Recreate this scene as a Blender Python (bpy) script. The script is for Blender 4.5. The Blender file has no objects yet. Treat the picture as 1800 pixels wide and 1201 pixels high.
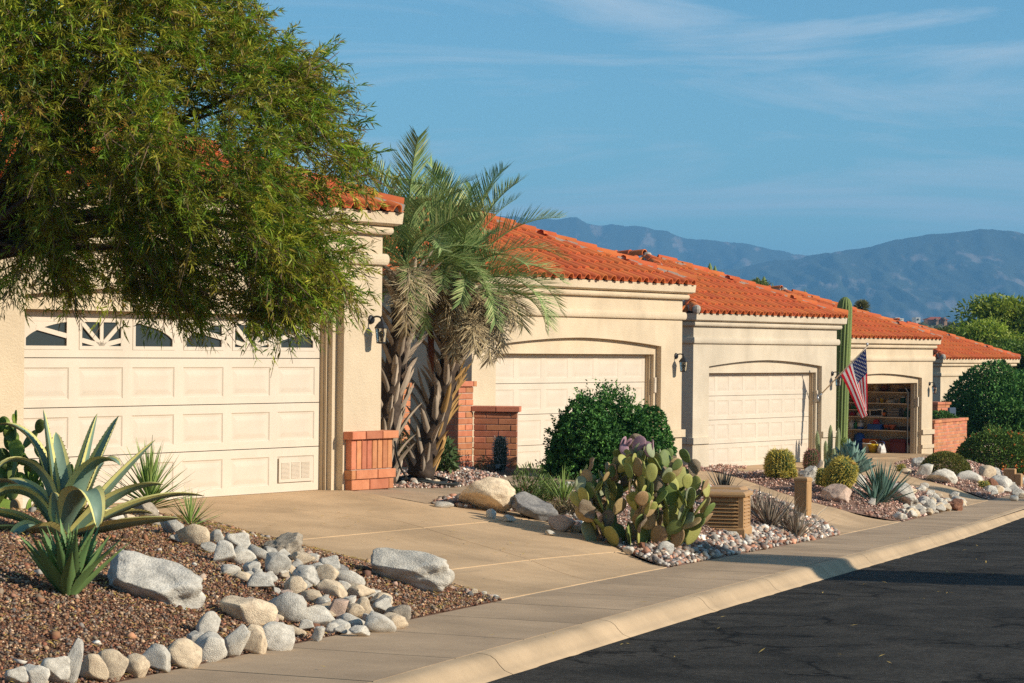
import bpy, math, random
import numpy as np
from mathutils import Vector, Matrix, Euler
from mathutils.geometry import delaunay_2d_cdt
random.seed(7); rng = np.random.default_rng(11)
S = bpy.context.scene
COL = S.collection
# ------------------------------------------------------------------ camera
F_PX, ROLL, VH, EYE = 4250.0, 0.0105, 6.6, 1.80        # focal length in photo pixels, roll, horizon offset, eye height
cd = bpy.data.cameras.new('camera'); cam = bpy.data.objects.new('camera', cd); COL.objects.link(cam)
cd.lens = 85.0; cd.sensor_width = 36.0; cd.clip_start = 0.5; cd.clip_end = 60000
cam.matrix_world = Matrix.Translation((0, 0, EYE)) @ Matrix.Rotation(math.pi/2 + VH/F_PX, 4, 'X') @ Matrix.Rotation(ROLL, 4, 'Z')
S.camera = cam
# ------------------------------------------------------------------ sun and sky
SUN_AZ = np.array([.942, -.336]); SUN_EL = math.radians(26)
sdir = Vector((SUN_AZ[0]*math.cos(SUN_EL), SUN_AZ[1]*math.cos(SUN_EL), math.sin(SUN_EL)))
sl = bpy.data.lights.new('sun', 'SUN'); sl.energy = 4.9; sl.angle = math.radians(.53); sl.color = (1, .90, .76)
so = bpy.data.objects.new('sun', sl); COL.objects.link(so); so.rotation_euler = sdir.to_track_quat('Z', 'Y').to_euler()
so.location = (20, -5, 30)
W = bpy.data.worlds.new('World'); S.world = W; W.use_nodes = True
nt = W.node_tree; nt.nodes.clear()
def nd(t, typ, **kw):
    n = t.nodes.new(typ)
    for k, v in kw.items():
        if k.startswith('i_'): n.inputs[k[2:].replace('_', ' ')].default_value = v
        else: setattr(n, k, v)
    return n
wo = nd(nt, 'ShaderNodeOutputWorld'); bg = nd(nt, 'ShaderNodeBackground'); sk = nd(nt, 'ShaderNodeTexSky', sky_type='NISHITA')
sk.sun_disc = False; sk.sun_elevation = SUN_EL; sk.sun_rotation = math.atan2(SUN_AZ[0], SUN_AZ[1])
sk.altitude = 800; sk.air_density = 1.0; sk.dust_density = .2; sk.ozone_density = 3.5
bg.inputs['Strength'].default_value = .098
# thin high cirrus, streaked along the horizon, all round the sky
tcw = nd(nt, 'ShaderNodeTexCoord'); mpw = nd(nt, 'ShaderNodeMapping'); mpw.inputs['Scale'].default_value = (2.2, 2.2, 19); mpw.inputs['Rotation'].default_value = (.06, .09, 0)
nzw = nd(nt, 'ShaderNodeTexNoise', i_Scale=1.9, i_Detail=9, i_Roughness=.62, i_Distortion=.9)
crw = nd(nt, 'ShaderNodeValToRGB'); crw.color_ramp.elements[0].position = .48; crw.color_ramp.elements[1].position = .80
crw.color_ramp.elements[0].color = (0, 0, 0, 1); crw.color_ramp.elements[1].color = (.80, .80, .80, 1)
mxw = nd(nt, 'ShaderNodeMix', data_type='RGBA'); mxw.inputs[7].default_value = (5.6, 6.3, 6.9, 1)
nt.links.new(tcw.outputs['Generated'], mpw.inputs[0]); nt.links.new(mpw.outputs[0], nzw.inputs['Vector'])
nt.links.new(nzw.outputs['Fac'], crw.inputs[0]); nt.links.new(crw.outputs[0], mxw.inputs[0])
tnt = nd(nt, 'ShaderNodeMix', data_type='RGBA', blend_type='MULTIPLY'); tnt.inputs[0].default_value = 1; tnt.inputs[7].default_value = (.67, .98, .985, 1)
nt.links.new(sk.outputs[0], tnt.inputs[6]); nt.links.new(tnt.outputs[2], mxw.inputs[6]); nt.links.new(mxw.outputs[2], bg.inputs[0]); nt.links.new(bg.outputs[0], wo.inputs[0])
vs = S.view_settings; vs.view_transform = 'Standard'; vs.look = 'None'; vs.exposure = 0.34; vs.gamma = 1.0; vs.use_curve_mapping = False
S.render.engine = 'CYCLES'
S.cycles.use_denoising = False; S.cycles.max_bounces = 6; S.cycles.diffuse_bounces = 3; S.cycles.volume_bounces = 0
S.cycles.transparent_max_bounces = 12; S.cycles.caustics_reflective = False; S.cycles.caustics_refractive = False
# ------------------------------------------------------------------ helpers
class MB:
    """collects vertices, faces, material slots and a colour per face"""
    def __init__(s): s.v = []; s.f = []; s.m = []; s.c = []; s.n = 0
    def add(s, V, Fc, m=0, c=None):
        V = np.asarray(V, float).reshape(-1, 3); b = s.n; s.v.append(V); s.n += len(V)
        for fc in Fc: s.f.append([i + b for i in fc])
        s.m += list(m) if isinstance(m, (list, tuple)) else [m]*len(Fc); s.c += [c]*len(Fc); return b
    def box(s, x0, x1, y0, y1, z0, z1, m=0, c=None, M=None):
        V = np.array([(x, y, z) for z in (z0, z1) for y in (y0, y1) for x in (x0, x1)], float)
        if M is not None: V = np.array([M @ Vector(q) for q in V])
        s.add(V, [(0, 2, 3, 1), (4, 5, 7, 6), (0, 1, 5, 4), (2, 6, 7, 3), (0, 4, 6, 2), (1, 3, 7, 5)], m, c)
    def tube(s, P, R, n=8, m=0, c=None, caps=True, prof=None):
        P = np.asarray(P, float); R = np.broadcast_to(np.asarray(R, float), (len(P),)); k = len(P)
        T = np.gradient(P, axis=0); T /= np.linalg.norm(T, axis=1)[:, None] + 1e-12
        ref = np.array([0, 0, 1.]) if abs(T[0][2]) < .9 else np.array([1., 0, 0])
        a = np.arange(n)*2*math.pi/n; pr = np.ones(n) if prof is None else prof
        V = []
        for i in range(k):
            u = np.cross(ref, T[i]); u /= np.linalg.norm(u) + 1e-12; w = np.cross(T[i], u); ref = np.cross(T[i], u)*0 + ref
            V.append(P[i] + R[i]*pr[:, None]*(np.cos(a)[:, None]*u + np.sin(a)[:, None]*w))
        Fc = [(i*n + j, i*n + (j+1) % n, (i+1)*n + (j+1) % n, (i+1)*n + j) for i in range(k-1) for j in range(n)]
        if caps: Fc += [tuple(range(n))[::-1], tuple((k-1)*n + j for j in range(n))]
        s.add(np.concatenate(V), Fc, m, c)
    def lathe(s, prof, n=16, m=0, c=None, o=(0, 0, 0)):
        a = np.arange(n)*2*math.pi/n; V = [np.stack([r*np.cos(a), r*np.sin(a), np.full(n, z)], 1) for r, z in prof]
        k = len(prof); Fc = [(i*n + j, i*n + (j+1) % n, (i+1)*n + (j+1) % n, (i+1)*n + j) for i in range(k-1) for j in range(n)]
        Fc += [tuple(range(n))[::-1], tuple((k-1)*n + j for j in range(n))]
        s.add(np.concatenate(V) + np.array(o), Fc, m, c)
    def grid(s, A, m=0, c=None, closed=False):
        A = np.asarray(A, float); nu, nv = A.shape[:2]
        Fc = [(i*nv + j, (i+1)*nv + j, (i+1)*nv + (j+1) % nv, i*nv + (j+1) % nv) for i in range(nu-1) for j in range(nv if closed else nv-1)]
        s.add(A.reshape(-1, 3), Fc, m, c)
    def mesh(s, name, mats, smooth=False):
        me = bpy.data.meshes.new(name); V = np.concatenate(s.v) if s.v else np.zeros((0, 3))
        me.from_pydata(V.tolist(), [], s.f)
        for mt in (mats if isinstance(mats, (list, tuple)) else [mats]): me.materials.append(mt)
        me.polygons.foreach_set('material_index', s.m)
        if smooth: me.polygons.foreach_set('use_smooth', [True]*len(s.f))
        if any(c is not None for c in s.c): facecol(me, [c if c is not None else (1, 1, 1) for c in s.c])
        me.update(); return me
def facecol(me, cols):
    at = me.color_attributes.new('tint', 'FLOAT_COLOR', 'CORNER'); n = np.array([p.loop_total for p in me.polygons])
    c = np.ones((len(cols), 4)); c[:, :3] = np.asarray(cols)[:, :3]; at.data.foreach_set('color', np.repeat(c, n, axis=0).ravel().astype(np.float32))
def fastmesh(name, V, Fc, mats, cols=None, smooth=False):
    """big meshes from arrays: Fc (n,k) indices, cols (n,3) colour per face"""
    V = np.asarray(V, np.float32); Fc = np.asarray(Fc, np.int32); n, k = Fc.shape
    me = bpy.data.meshes.new(name); me.vertices.add(len(V)); me.vertices.foreach_set('co', V.ravel())
    me.loops.add(n*k); me.loops.foreach_set('vertex_index', Fc.ravel())
    me.polygons.add(n); me.polygons.foreach_set('loop_start', np.arange(0, n*k, k, dtype=np.int32))
    if smooth: me.polygons.foreach_set('use_smooth', np.ones(n, bool))
    for mt in (mats if isinstance(mats, (list, tuple)) else [mats]): me.materials.append(mt)
    me.update(calc_edges=True)
    if cols is not None:
        at = me.color_attributes.new('tint', 'FLOAT_COLOR', 'CORNER'); c = np.ones((n, 4), np.float32); c[:, :3] = cols
        at.data.foreach_set('color', np.repeat(c, k, axis=0).ravel())
    return me
def obj(name, me, parent=None, loc=(0, 0, 0), rot=None, kind=None, scale=None, mw=None):
    o = bpy.data.objects.new(name, me); COL.objects.link(o); o.parent = parent; o.location = loc
    if rot is not None: o.rotation_euler = rot
    if scale is not None: o.scale = scale
    if mw is not None: o.matrix_local = mw
    if kind: o['kind'] = kind
    return o
def tag(o, label, cat, group=None):
    o['label'] = label; o['category'] = cat
    if group: o['group'] = group
    return o
def thing(name, label, cat, loc=(0, 0, 0), rz=0, group=None):
    return tag(obj(name, None, None, loc, (0, 0, rz)), label, cat, group)
def copy_tree(o, parent=None):
    c = o.copy(); COL.objects.link(c); c.parent = parent
    for ch in o.children: copy_tree(ch, c)
    return c
# ------------------------------------------------------------------ materials
def mat(name, col, rough=.85, col2=None, scale=6., lo=.35, hi=.65, detail=5, bump=0., bscale=60., bdist=.01, attr=False, rnd=0., spec=.3, metal=0., trans=0., stretch=None, hue=0., stain=0.):
    m = bpy.data.materials.new(name); m.use_nodes = True; t = m.node_tree; b = t.nodes['Principled BSDF']; L = t.links.new
    b.inputs['Roughness'].default_value = rough; b.inputs['Metallic'].default_value = metal; b.inputs['Specular IOR Level'].default_value = spec
    col = (*col, 1); tc = nd(t, 'ShaderNodeTexCoord'); vec = tc.outputs['Object']
    if stretch:
        mp = nd(t, 'ShaderNodeMapping'); mp.inputs['Scale'].default_value = stretch; L(vec, mp.inputs[0]); vec = mp.outputs[0]
    oi = nd(t, 'ShaderNodeObjectInfo')
    if rnd:
        ad = nd(t, 'ShaderNodeVectorMath', operation='ADD'); cm = nd(t, 'ShaderNodeMath', operation='MULTIPLY'); cm.inputs[1].default_value = 37.
        L(oi.outputs['Random'], cm.inputs[0]); L(vec, ad.inputs[0]); L(cm.outputs[0], ad.inputs[1]); vec = ad.outputs[0]
    out = None
    if col2 is not None:
        nz = nd(t, 'ShaderNodeTexNoise', i_Scale=scale, i_Detail=detail, i_Roughness=.6); L(vec, nz.inputs['Vector'])
        cr = nd(t, 'ShaderNodeValToRGB'); e = cr.color_ramp.elements; e[0].position = lo; e[1].position = hi; e[0].color = (*col2, 1); e[1].color = col
        L(nz.outputs['Fac'], cr.inputs[0]); out = cr.outputs[0]
    if stain and out is not None:                         # dirt, streaks and faded patches
        sm = nd(t, 'ShaderNodeMapping'); sm.inputs['Scale'].default_value = (1, 1, .35); L(vec, sm.inputs[0]); s1 = nd(t, 'ShaderNodeTexNoise', i_Scale=.75, i_Detail=9, i_Roughness=.68, i_Distortion=.4); L(sm.outputs[0], s1.inputs['Vector'])
        s2 = nd(t, 'ShaderNodeTexNoise', i_Scale=130., i_Detail=2); L(vec, s2.inputs['Vector']); r1 = nd(t, 'ShaderNodeMapRange'); r1.inputs[1].default_value = .36; r1.inputs[2].default_value = .60; r1.inputs[3].default_value = 1 - stain; r1.inputs[4].default_value = 1.03; L(s1.outputs['Fac'], r1.inputs[0])
        r2 = nd(t, 'ShaderNodeMapRange'); r2.inputs[1].default_value = .3; r2.inputs[2].default_value = .7; r2.inputs[3].default_value = 1 - stain*.5; r2.inputs[4].default_value = 1 + stain*.35; L(s2.outputs['Fac'], r2.inputs[0]); mu = nd(t, 'ShaderNodeMath', operation='MULTIPLY'); L(r1.outputs[0], mu.inputs[0]); L(r2.outputs[0], mu.inputs[1])
        sx = nd(t, 'ShaderNodeMix', data_type='RGBA', blend_type='MULTIPLY'); sx.inputs[0].default_value = 1; L(out, sx.inputs[6]); L(mu.outputs[0], sx.inputs[7]); out = sx.outputs[2]
    if attr:
        ca = nd(t, 'ShaderNodeVertexColor', layer_name='tint')
        if out is None: out = ca.outputs[0]
        else:
            mx = nd(t, 'ShaderNodeMix', data_type='RGBA', blend_type='MULTIPLY'); mx.inputs[0].default_value = 1; L(out, mx.inputs[6]); L(ca.outputs[0], mx.inputs[7]); out = mx.outputs[2]
    if rnd or hue:
        hs = nd(t, 'ShaderNodeHueSaturation'); mr = nd(t, 'ShaderNodeMapRange'); mr.inputs[3].default_value = 1 - rnd; mr.inputs[4].default_value = 1 + rnd
        L(oi.outputs['Random'], mr.inputs[0]); L(mr.outputs[0], hs.inputs['Value'])
        if hue:
            mh = nd(t, 'ShaderNodeMapRange'); mh.inputs[3].default_value = .5 - hue; mh.inputs[4].default_value = .5 + hue
            fr = nd(t, 'ShaderNodeMath', operation='FRACT'); mu = nd(t, 'ShaderNodeMath', operation='MULTIPLY'); mu.inputs[1].default_value = 17.3
            L(oi.outputs['Random'], mu.inputs[0]); L(mu.outputs[0], fr.inputs[0]); L(fr.outputs[0], mh.inputs[0]); L(mh.outputs[0], hs.inputs['Hue'])
        if out is None: hs.inputs['Color'].default_value = col
        else: L(out, hs.inputs['Color'])
        out = hs.outputs[0]
    if out is None: b.inputs['Base Color'].default_value = col
    else: L(out, b.inputs['Base Color'])
    if bump:
        n2 = nd(t, 'ShaderNodeTexNoise', i_Scale=bscale, i_Detail=4, i_Roughness=.6); L(vec, n2.inputs['Vector'])
        bp = nd(t, 'ShaderNodeBump'); bp.inputs['Strength'].default_value = bump; bp.inputs['Distance'].default_value = bdist
        L(n2.outputs['Fac'], bp.inputs['Height']); L(bp.outputs[0], b.inputs['Normal'])
    if trans:                                             # thin leaves let some light through
        tr = nd(t, 'ShaderNodeBsdfTranslucent'); ms = nd(t, 'ShaderNodeMixShader'); ms.inputs[0].default_value = trans
        if out is None: tr.inputs['Color'].default_value = col
        else: L(out, tr.inputs['Color'])
        o = t.nodes['Material Output']; L(b.outputs[0], ms.inputs[1]); L(tr.outputs[0], ms.inputs[2]); L(ms.outputs[0], o.inputs['Surface'])
    return m
STUCCO = mat('stucco', (.69, .555, .38), .92, (.63, .50, .335), 1.3, stain=.16, bump=.55, bscale=38, bdist=.022)
STUCCO2 = mat('stucco_grey_cream', (.64, .545, .405), .92, (.58, .49, .36), 1.3, stain=.16, bump=.55, bscale=38, bdist=.022)
TRIM = mat('jamb_trim', (.55, .42, .27), .8, (.5, .38, .24), 3)
DOORW = mat('door_paint', (.655, .56, .44), .55, (.62, .53, .41), 2.5, stain=.08, spec=.3)
TILE = mat('terracotta_tile', (.66, .165, .045), .8, (.54, .122, .036), 3.5, .3, .7, bump=.2, bscale=40, bdist=.006, rnd=.10, hue=.006, stain=.14)
DECK = mat('roof_felt', (.05, .03, .025), .95)
MORTAR = mat('mortar', (.46, .41, .34), .95, (.36, .31, .25), 20, bump=.4)
BRICK = mat('brick', (.63, .25, .125), .9, (.52, .19, .09), 9, bump=.3, bscale=90, rnd=.17, hue=.01, stain=.2)
CONC = mat('concrete', (.61, .42, .24), .9, (.53, .36, .20), 1.1, .3, .7, 8, stain=.26, bump=.15, bscale=160, bdist=.004)
CONCW = mat('sidewalk_concrete', (.49, .35, .215), .9, (.41, .29, .18), 1.3, .3, .7, 8, stain=.26, bump=.15, bscale=160, bdist=.004, rnd=.03)
CONCK = mat('kerb_concrete', (.54, .39, .235), .9, (.45, .325, .195), 1.5, .3, .7, 8, stain=.2, bump=.2, bscale=140, bdist=.005)
JOINT = mat('joint_filler', (.50, .40, .27), .95)
SOIL = mat('soil', (.18, .095, .055), .95, (.12, .065, .04), 9, bump=.6, bscale=25, bdist=.03)
SOILP = mat('pink_soil', (.27, .165, .115), .95, (.2, .12, .085), 14, bump=.6, bscale=30, bdist=.03)
DESERT = mat('desert_ground', (.30, .22, .14), .95, (.20, .15, .09), .3)
BLACK = mat('black_metal', (.012, .013, .014), .5, spec=.5)
GLASSD = mat('dark_glass', (.035, .045, .045), .12, spec=.6)
# ------------------------------------------------------------------ ground: s runs along the street, w across it
D = np.array([.31, .951]); D /= np.linalg.norm(D); R = np.array([D[1], -D[0]])
def sw(X, Y): return X*D[0] + Y*D[1], X*R[0] + Y*R[1]
def xy(s, w): return np.array([s*D[0] + w*R[0], s*D[1] + w*R[1]])
ZS_S = np.array([-40, 0, 10, 20, 30, 39, 52, 75, 100, 140]); ZS_Z = np.array([1.2, .15, -.05, -.36, -.74, -1.08, -1.45, -2.1, -2.75, -3.7])
def zs(s):                                                  # height of the pavement's house side along the street
    return sum(np.interp(s + q, ZS_S, ZS_Z) for q in (-4, -2, 0, 2, 4))/5
def pix(x, y):
    u = x - 900; v = y - 600.5; return u + ROLL*v, v - ROLL*u - VH
def at(x, y, Y):                                            # photo pixel -> point at distance Y
    u, v = pix(x, y); return np.array([u/F_PX*Y, Y, EYE - v/F_PX*Y])
def hit(x, y, fn):                                          # photo pixel -> point on the surface z = fn(X, Y)
    u, v = pix(x, y); t = np.concatenate([np.arange(6, 120, .05)]); P = np.stack([u/F_PX*t, t, EYE - v/F_PX*t], 1)
    d = P[:, 2] - fn(P[:, 0], P[:, 1]); i = np.argmax(d < 0) if (d < 0).any() else len(t)-1
    if i == 0: i = 1
    k = d[i-1]/(d[i-1] - d[i] + 1e-9); return P[i-1] + (P[i] - P[i-1])*k
def proj(p):
    u = F_PX*p[0]/p[1]; v = -F_PX*(p[2] - EYE)/p[1] + VH; return 900 + u - ROLL*v, 600.5 + v + ROLL*u
def edge(px, dz):
    q = np.array([sw(*hit(x, y, lambda X, Y: zs(sw(X, Y)[0]) + dz)[:2]) for x, y in px]); q = q[np.argsort(q[:, 0])]
    a = np.polyfit(q[:, 0], q[:, 1], 1); return q, a
E_out, A_out = edge([(890, 1055), (1180, 998), (1465, 940), (1590, 917), (1700, 890)], 0)
E_kb, A_kb = edge([(745.6, 1170.8), (1000, 1107), (1390, 1003), (1530, 968), (1800, 890)], -.02)
E_as, A_as = edge([(810, 1199), (1000, 1149.6), (1230, 1080), (1545, 991), (1800, 926)], -.14)
def lin(a): return lambda s: np.clip(a[0], -.02, .02)*(s - 25) + (a[0]*25 + a[1])
w_out, w_kb, w_as = lin(A_out), lin(A_kb), lin(A_as)
# houses: right front corner of each garage wall, floor height
HD = np.array([.576, .8174]); HD /= np.linalg.norm(HD); HIN = np.array([-HD[1], HD[0]]); HRZ = math.atan2(HD[1], HD[0]); HW = 6.7
HOUSES = [((-1.63, 30.2), 0.), ((3.20, 45.5), -.47), ((7.82, 58.24), -.90), ((12.75, 73.23), -1.33), ((19.9, 95.9), -1.98)]
ctl = []
for s in np.arange(-30, 126, 2.): ctl.append((*xy(s, w_out(s)), zs(s)))
for (P, z) in HOUSES:
    P = np.array(P)
    for a in (-HW, -4.5, -2.2, 0):
        for b, dz in ((-.5, -.03), (.2, 0), (4, 0), (12, .05)):
            if z == -.47 and a < -4 and b < 0: continue
            ctl.append((*(P + a*HD + b*HIN), z + dz))
for s in np.arange(-30, 18, 6.): ctl += [(*xy(s, -12), zs(s) + .45), (*xy(s, -30), zs(s) + .8)]
for s in np.arange(18, 126, 9.): ctl.append((*xy(s, -30), -.0292*(s - 28.2)))
for x, y, q in ((840, 823, 38.6), (905, 819, 39.0), (890, 839, 36.2), (960, 838, 37), (1000, 850, 35.5), (815, 857, 33.2), (720, 852, 33)): ctl.append(tuple(at(x, y, q)))
ctl = np.array(ctl); nC = len(ctl)
def tps(r2): return .5*r2*np.log(r2 + 1e-12)
d2 = ((ctl[:, None, :2] - ctl[None, :, :2])**2).sum(2); Pm = np.c_[np.ones(nC), ctl[:, :2]]
Am = np.block([[tps(d2) + np.eye(nC)*.02, Pm], [Pm.T, np.zeros((3, 3))]]); wt = np.linalg.solve(Am, np.r_[ctl[:, 2], 0, 0, 0])
GX, GY, GSTEP = np.arange(-30, 34.1, .25), np.arange(-6, 124.1, .25), .25
gg = np.stack(np.meshgrid(GX, GY, indexing='ij'), -1).reshape(-1, 2); gz = np.empty(len(gg))
for i in range(0, len(gg), 20000):
    q = gg[i:i+20000]; gz[i:i+20000] = tps(((q[:, None] - ctl[None, :, :2])**2).sum(2)) @ wt[:nC] + np.c_[np.ones(len(q)), q] @ wt[nC:]
gs, gw = sw(gg[:, 0], gg[:, 1]); outside = gw > w_out(gs)
gz = np.where(outside, zs(gs), gz).reshape(len(GX), len(GY))
def G(X, Y):
    X = np.asarray(X, float); Y = np.asarray(Y, float); a = np.clip((X - GX[0])/GSTEP, 0, len(GX) - 1.001); b = np.clip((Y - GY[0])/GSTEP, 0, len(GY) - 1.001)
    i = a.astype(int); j = b.astype(int); a = a - i; b = b - j
    return gz[i, j]*(1-a)*(1-b) + gz[i+1, j]*a*(1-b) + gz[i, j+1]*(1-a)*b + gz[i+1, j+1]*a*b
# planting beds: outline in the photograph (dropped on to the ground), mound height, how fast it rises, gravel
def inside(poly, X, Y):
    c = np.zeros(np.shape(X), bool); n = len(poly)
    for i in range(n):
        x0, y0 = poly[i]; x1, y1 = poly[(i+1) % n]
        c ^= ((y0 > Y) != (y1 > Y)) & (X < (x1 - x0)*(Y - y0)/(y1 - y0 + 1e-12) + x0)
    return c
def pdist(poly, X, Y):
    d = np.full(np.shape(X), 1e9); n = len(poly)
    for i in range(n):
        a = np.array(poly[i]); b = np.array(poly[(i+1) % n]); ab = b - a; t = np.clip(((X - a[0])*ab[0] + (Y - a[1])*ab[1])/(ab @ ab + 1e-12), 0, 1)
        d = np.minimum(d, np.hypot(X - a[0] - t*ab[0], Y - a[1] - t*ab[1]))
    return d
def gp(*px): return [tuple(hit(x, y, G)[:2]) for x, y in px]
BEDS = {}
def bed(name, poly, h, k): BEDS[name] = (poly, h, k)
def mound(X, Y):
    z = np.zeros(np.shape(X))
    for poly, h, k in BEDS.values():
        q = np.array(poly); mk = (X > q[:, 0].min()) & (X < q[:, 0].max()) & (Y > q[:, 1].min()) & (Y < q[:, 1].max())
        if not np.any(mk): continue
        mk &= inside(poly, X, Y)
        if np.any(mk): z = np.where(mk, h*(1 - np.exp(-(pdist(poly, X, Y)/k)**1.5)), z)
    return z
def GM(X, Y): X = np.asarray(X, float); Y = np.asarray(Y, float); return G(X, Y) + mound(X, Y)
def gnd(x, y): return hit(x, y, GM)
# ------------------------------------------------------------------ houses (local axes: x along the front, negative to the left; y into the house; z up)
PITCH, OVER, EAVE = .395, .22, 3.42
def sweep(mb, prof, back=9.5, m=0):
    """a moulding carried round the left side, the front and the right side of the garage"""
    A = np.array([[(-HW - o, back, z), (-HW - o, -o, z), (o, -o, z), (o, back, z)] for o, z in prof])
    mb.grid(A.transpose(1, 0, 2), m)
XA, XB, ZSP, ZAP, ZHD, R1, R2 = -6.02, -.74, 2.28, 2.42, 2.13, .11, .30
def house_wall(deep=9.5, garage=None):
    mb = MB(); top = 3.4; n = 20
    xs_ = np.linspace(XA, XB, n+1); tt = (xs_ - XA)/(XB - XA)*2 - 1; arch = ZSP + (ZAP - ZSP)*(1 - np.abs(tt)**1.7)
    def q(*p): mb.add(p, [tuple(range(len(p)))])
    z0 = -.5
    q((-HW, 0, z0), (XA, 0, z0), (XA, 0, top), (-HW, 0, top)); q((XB, 0, z0), (0, 0, z0), (0, 0, top), (XB, 0, top))
    for i in range(n):
        a, b = xs_[i], xs_[i+1]
        q((a, 0, arch[i]), (b, 0, arch[i+1]), (b, 0, top), (a, 0, top)); q((a, R1, arch[i]), (b, R1, arch[i+1]), (b, 0, arch[i+1]), (a, 0, arch[i]))
        q((a, R1, ZHD), (b, R1, ZHD), (b, R1, arch[i+1]), (a, R1, arch[i]))
    s = .085
    q((XA, 0, z0), (XA, R1, z0), (XA, R1, ZSP), (XA, 0, ZSP)); q((XB, R1, z0), (XB, 0, z0), (XB, 0, ZSP), (XB, R1, ZSP))
    q((XA, R1, z0), (XA+s, R1, z0), (XA+s, R1, ZHD), (XA, R1, ZHD)); q((XB-s, R1, z0), (XB, R1, z0), (XB, R1, ZHD), (XB-s, R1, ZHD))
    q((XA+s, R1, z0), (XA+s, R2, z0), (XA+s, R2, ZHD), (XA+s, R1, ZHD)); q((XB-s, R2, z0), (XB-s, R1, z0), (XB-s, R1, ZHD), (XB-s, R2, ZHD))
    q((XA+s, R2, ZHD), (XB-s, R2, ZHD), (XB-s, R1, ZHD), (XA+s, R1, ZHD))
    for x in (-HW, 0): q((x, 0, z0), (x, deep, z0), (x, deep, top), (x, 0, top))
    q((-HW, deep, z0), (0, deep, z0), (0, deep, top), (-HW, deep, top))
    if garage:                                             # the inside of the open garage
        x0, x1, d = -HW + .15, garage, 6.2
        q((x1, R2, z0), (x1, d, z0), (x1, d, 2.9), (x1, R2, 2.9)); q((x0, R2, z0), (x0, d, z0), (x0, d, 2.9), (x0, R2, 2.9))
        q((x0, d, z0), (x1, d, z0), (x1, d, 2.9), (x0, d, 2.9)); q((x0, R2, 2.9), (x1, R2, 2.9), (x1, d, 2.9), (x0, d, 2.9))
        q((x0, R2, ZHD), (x1, R2, ZHD), (x1, R2, 2.9), (x0, R2, 2.9)); q((XB-s, R2, z0), (x1, R2, z0), (x1, R2, ZHD), (XB-s, R2, ZHD))
    return mb
def band(o0, z0, z1, rnd=True):
    if not rnd: return [(0, z0), (o0, z0), (o0, z1), (0, z1)]
    a = np.linspace(-math.pi/2, math.pi/2, 7); zc, hz = (z0+z1)/2, (z1-z0)/2
    return [(0, z0)] + [(o0*(.55 + .45*math.cos(t)), zc + hz*math.sin(t)) for t in a] + [(0, z1)]
# one barrel tile, shared by every roof
def tile_mesh(lo=False):
    mb = MB(); n = 4 if lo else 8; r, h0 = .088, .010
    prof = [(-.138, h0)] + [(-r*math.cos(t), h0 + r*1.02*math.sin(t)) for t in np.linspace(0, math.pi, n+1)] + [(.138, h0)]
    L = .45
    top = np.array([[(a, -.02, h + .034) for a, h in prof], [(a, L, h + .004) for a, h in prof]]); mb.grid(top)
    if not lo:
        th = .015; inn = [(-.138, h0 - th)] + [(-(r-th)*math.cos(t), h0 - th + (r)*math.sin(t)) for t in np.linspace(0, math.pi, n+1)] + [(.138, h0 - th)]
        f = np.array([[(a, -.02, h + .034) for a, h in inn], [(a, -.02, h + .034) for a, h in prof]]); mb.grid(f)
        u = np.array([[(a, .25, h + .018) for a, h in inn], [(a, -.02, h + .034) for a, h in inn]]); mb.grid(u)
    return mb.mesh('tile', TILE, True)
TILE_ME, TILE_LO = tile_mesh(), tile_mesh(True)
def cap_mesh():
    mb = MB(); n = 9; t = np.linspace(-.15, math.pi + .15, n)
    A = np.array([[(r*math.cos(q), y, r*math.sin(q)) for q in t] for y, r in ((0, .128), (.46, .108))]); mb.grid(A)
    B = np.array([[(r*math.cos(q), 0, r*math.sin(q)) for q in t] for r in (.110, .128)]); mb.grid(B)
    C = np.array([[(.110*math.cos(q), y, .110*math.sin(q)) for q in t] for y in (.3, 0)]); mb.grid(C)
    return mb.mesh('ridge_tile', TILE, True)
CAP_ME = cap_mesh()
half = (HW + 2*OVER)/2; XC = -HW/2; YR = half - OVER; ZR = EAVE + PITCH*half; SL = math.atan(PITCH); CS = math.cos(SL)
def frame3(o, ux, uy, uz): return Matrix(((ux[0], uy[0], uz[0], o[0]), (ux[1], uy[1], uz[1], o[1]), (ux[2], uy[2], uz[2], o[2]), (0, 0, 0, 1)))
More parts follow.
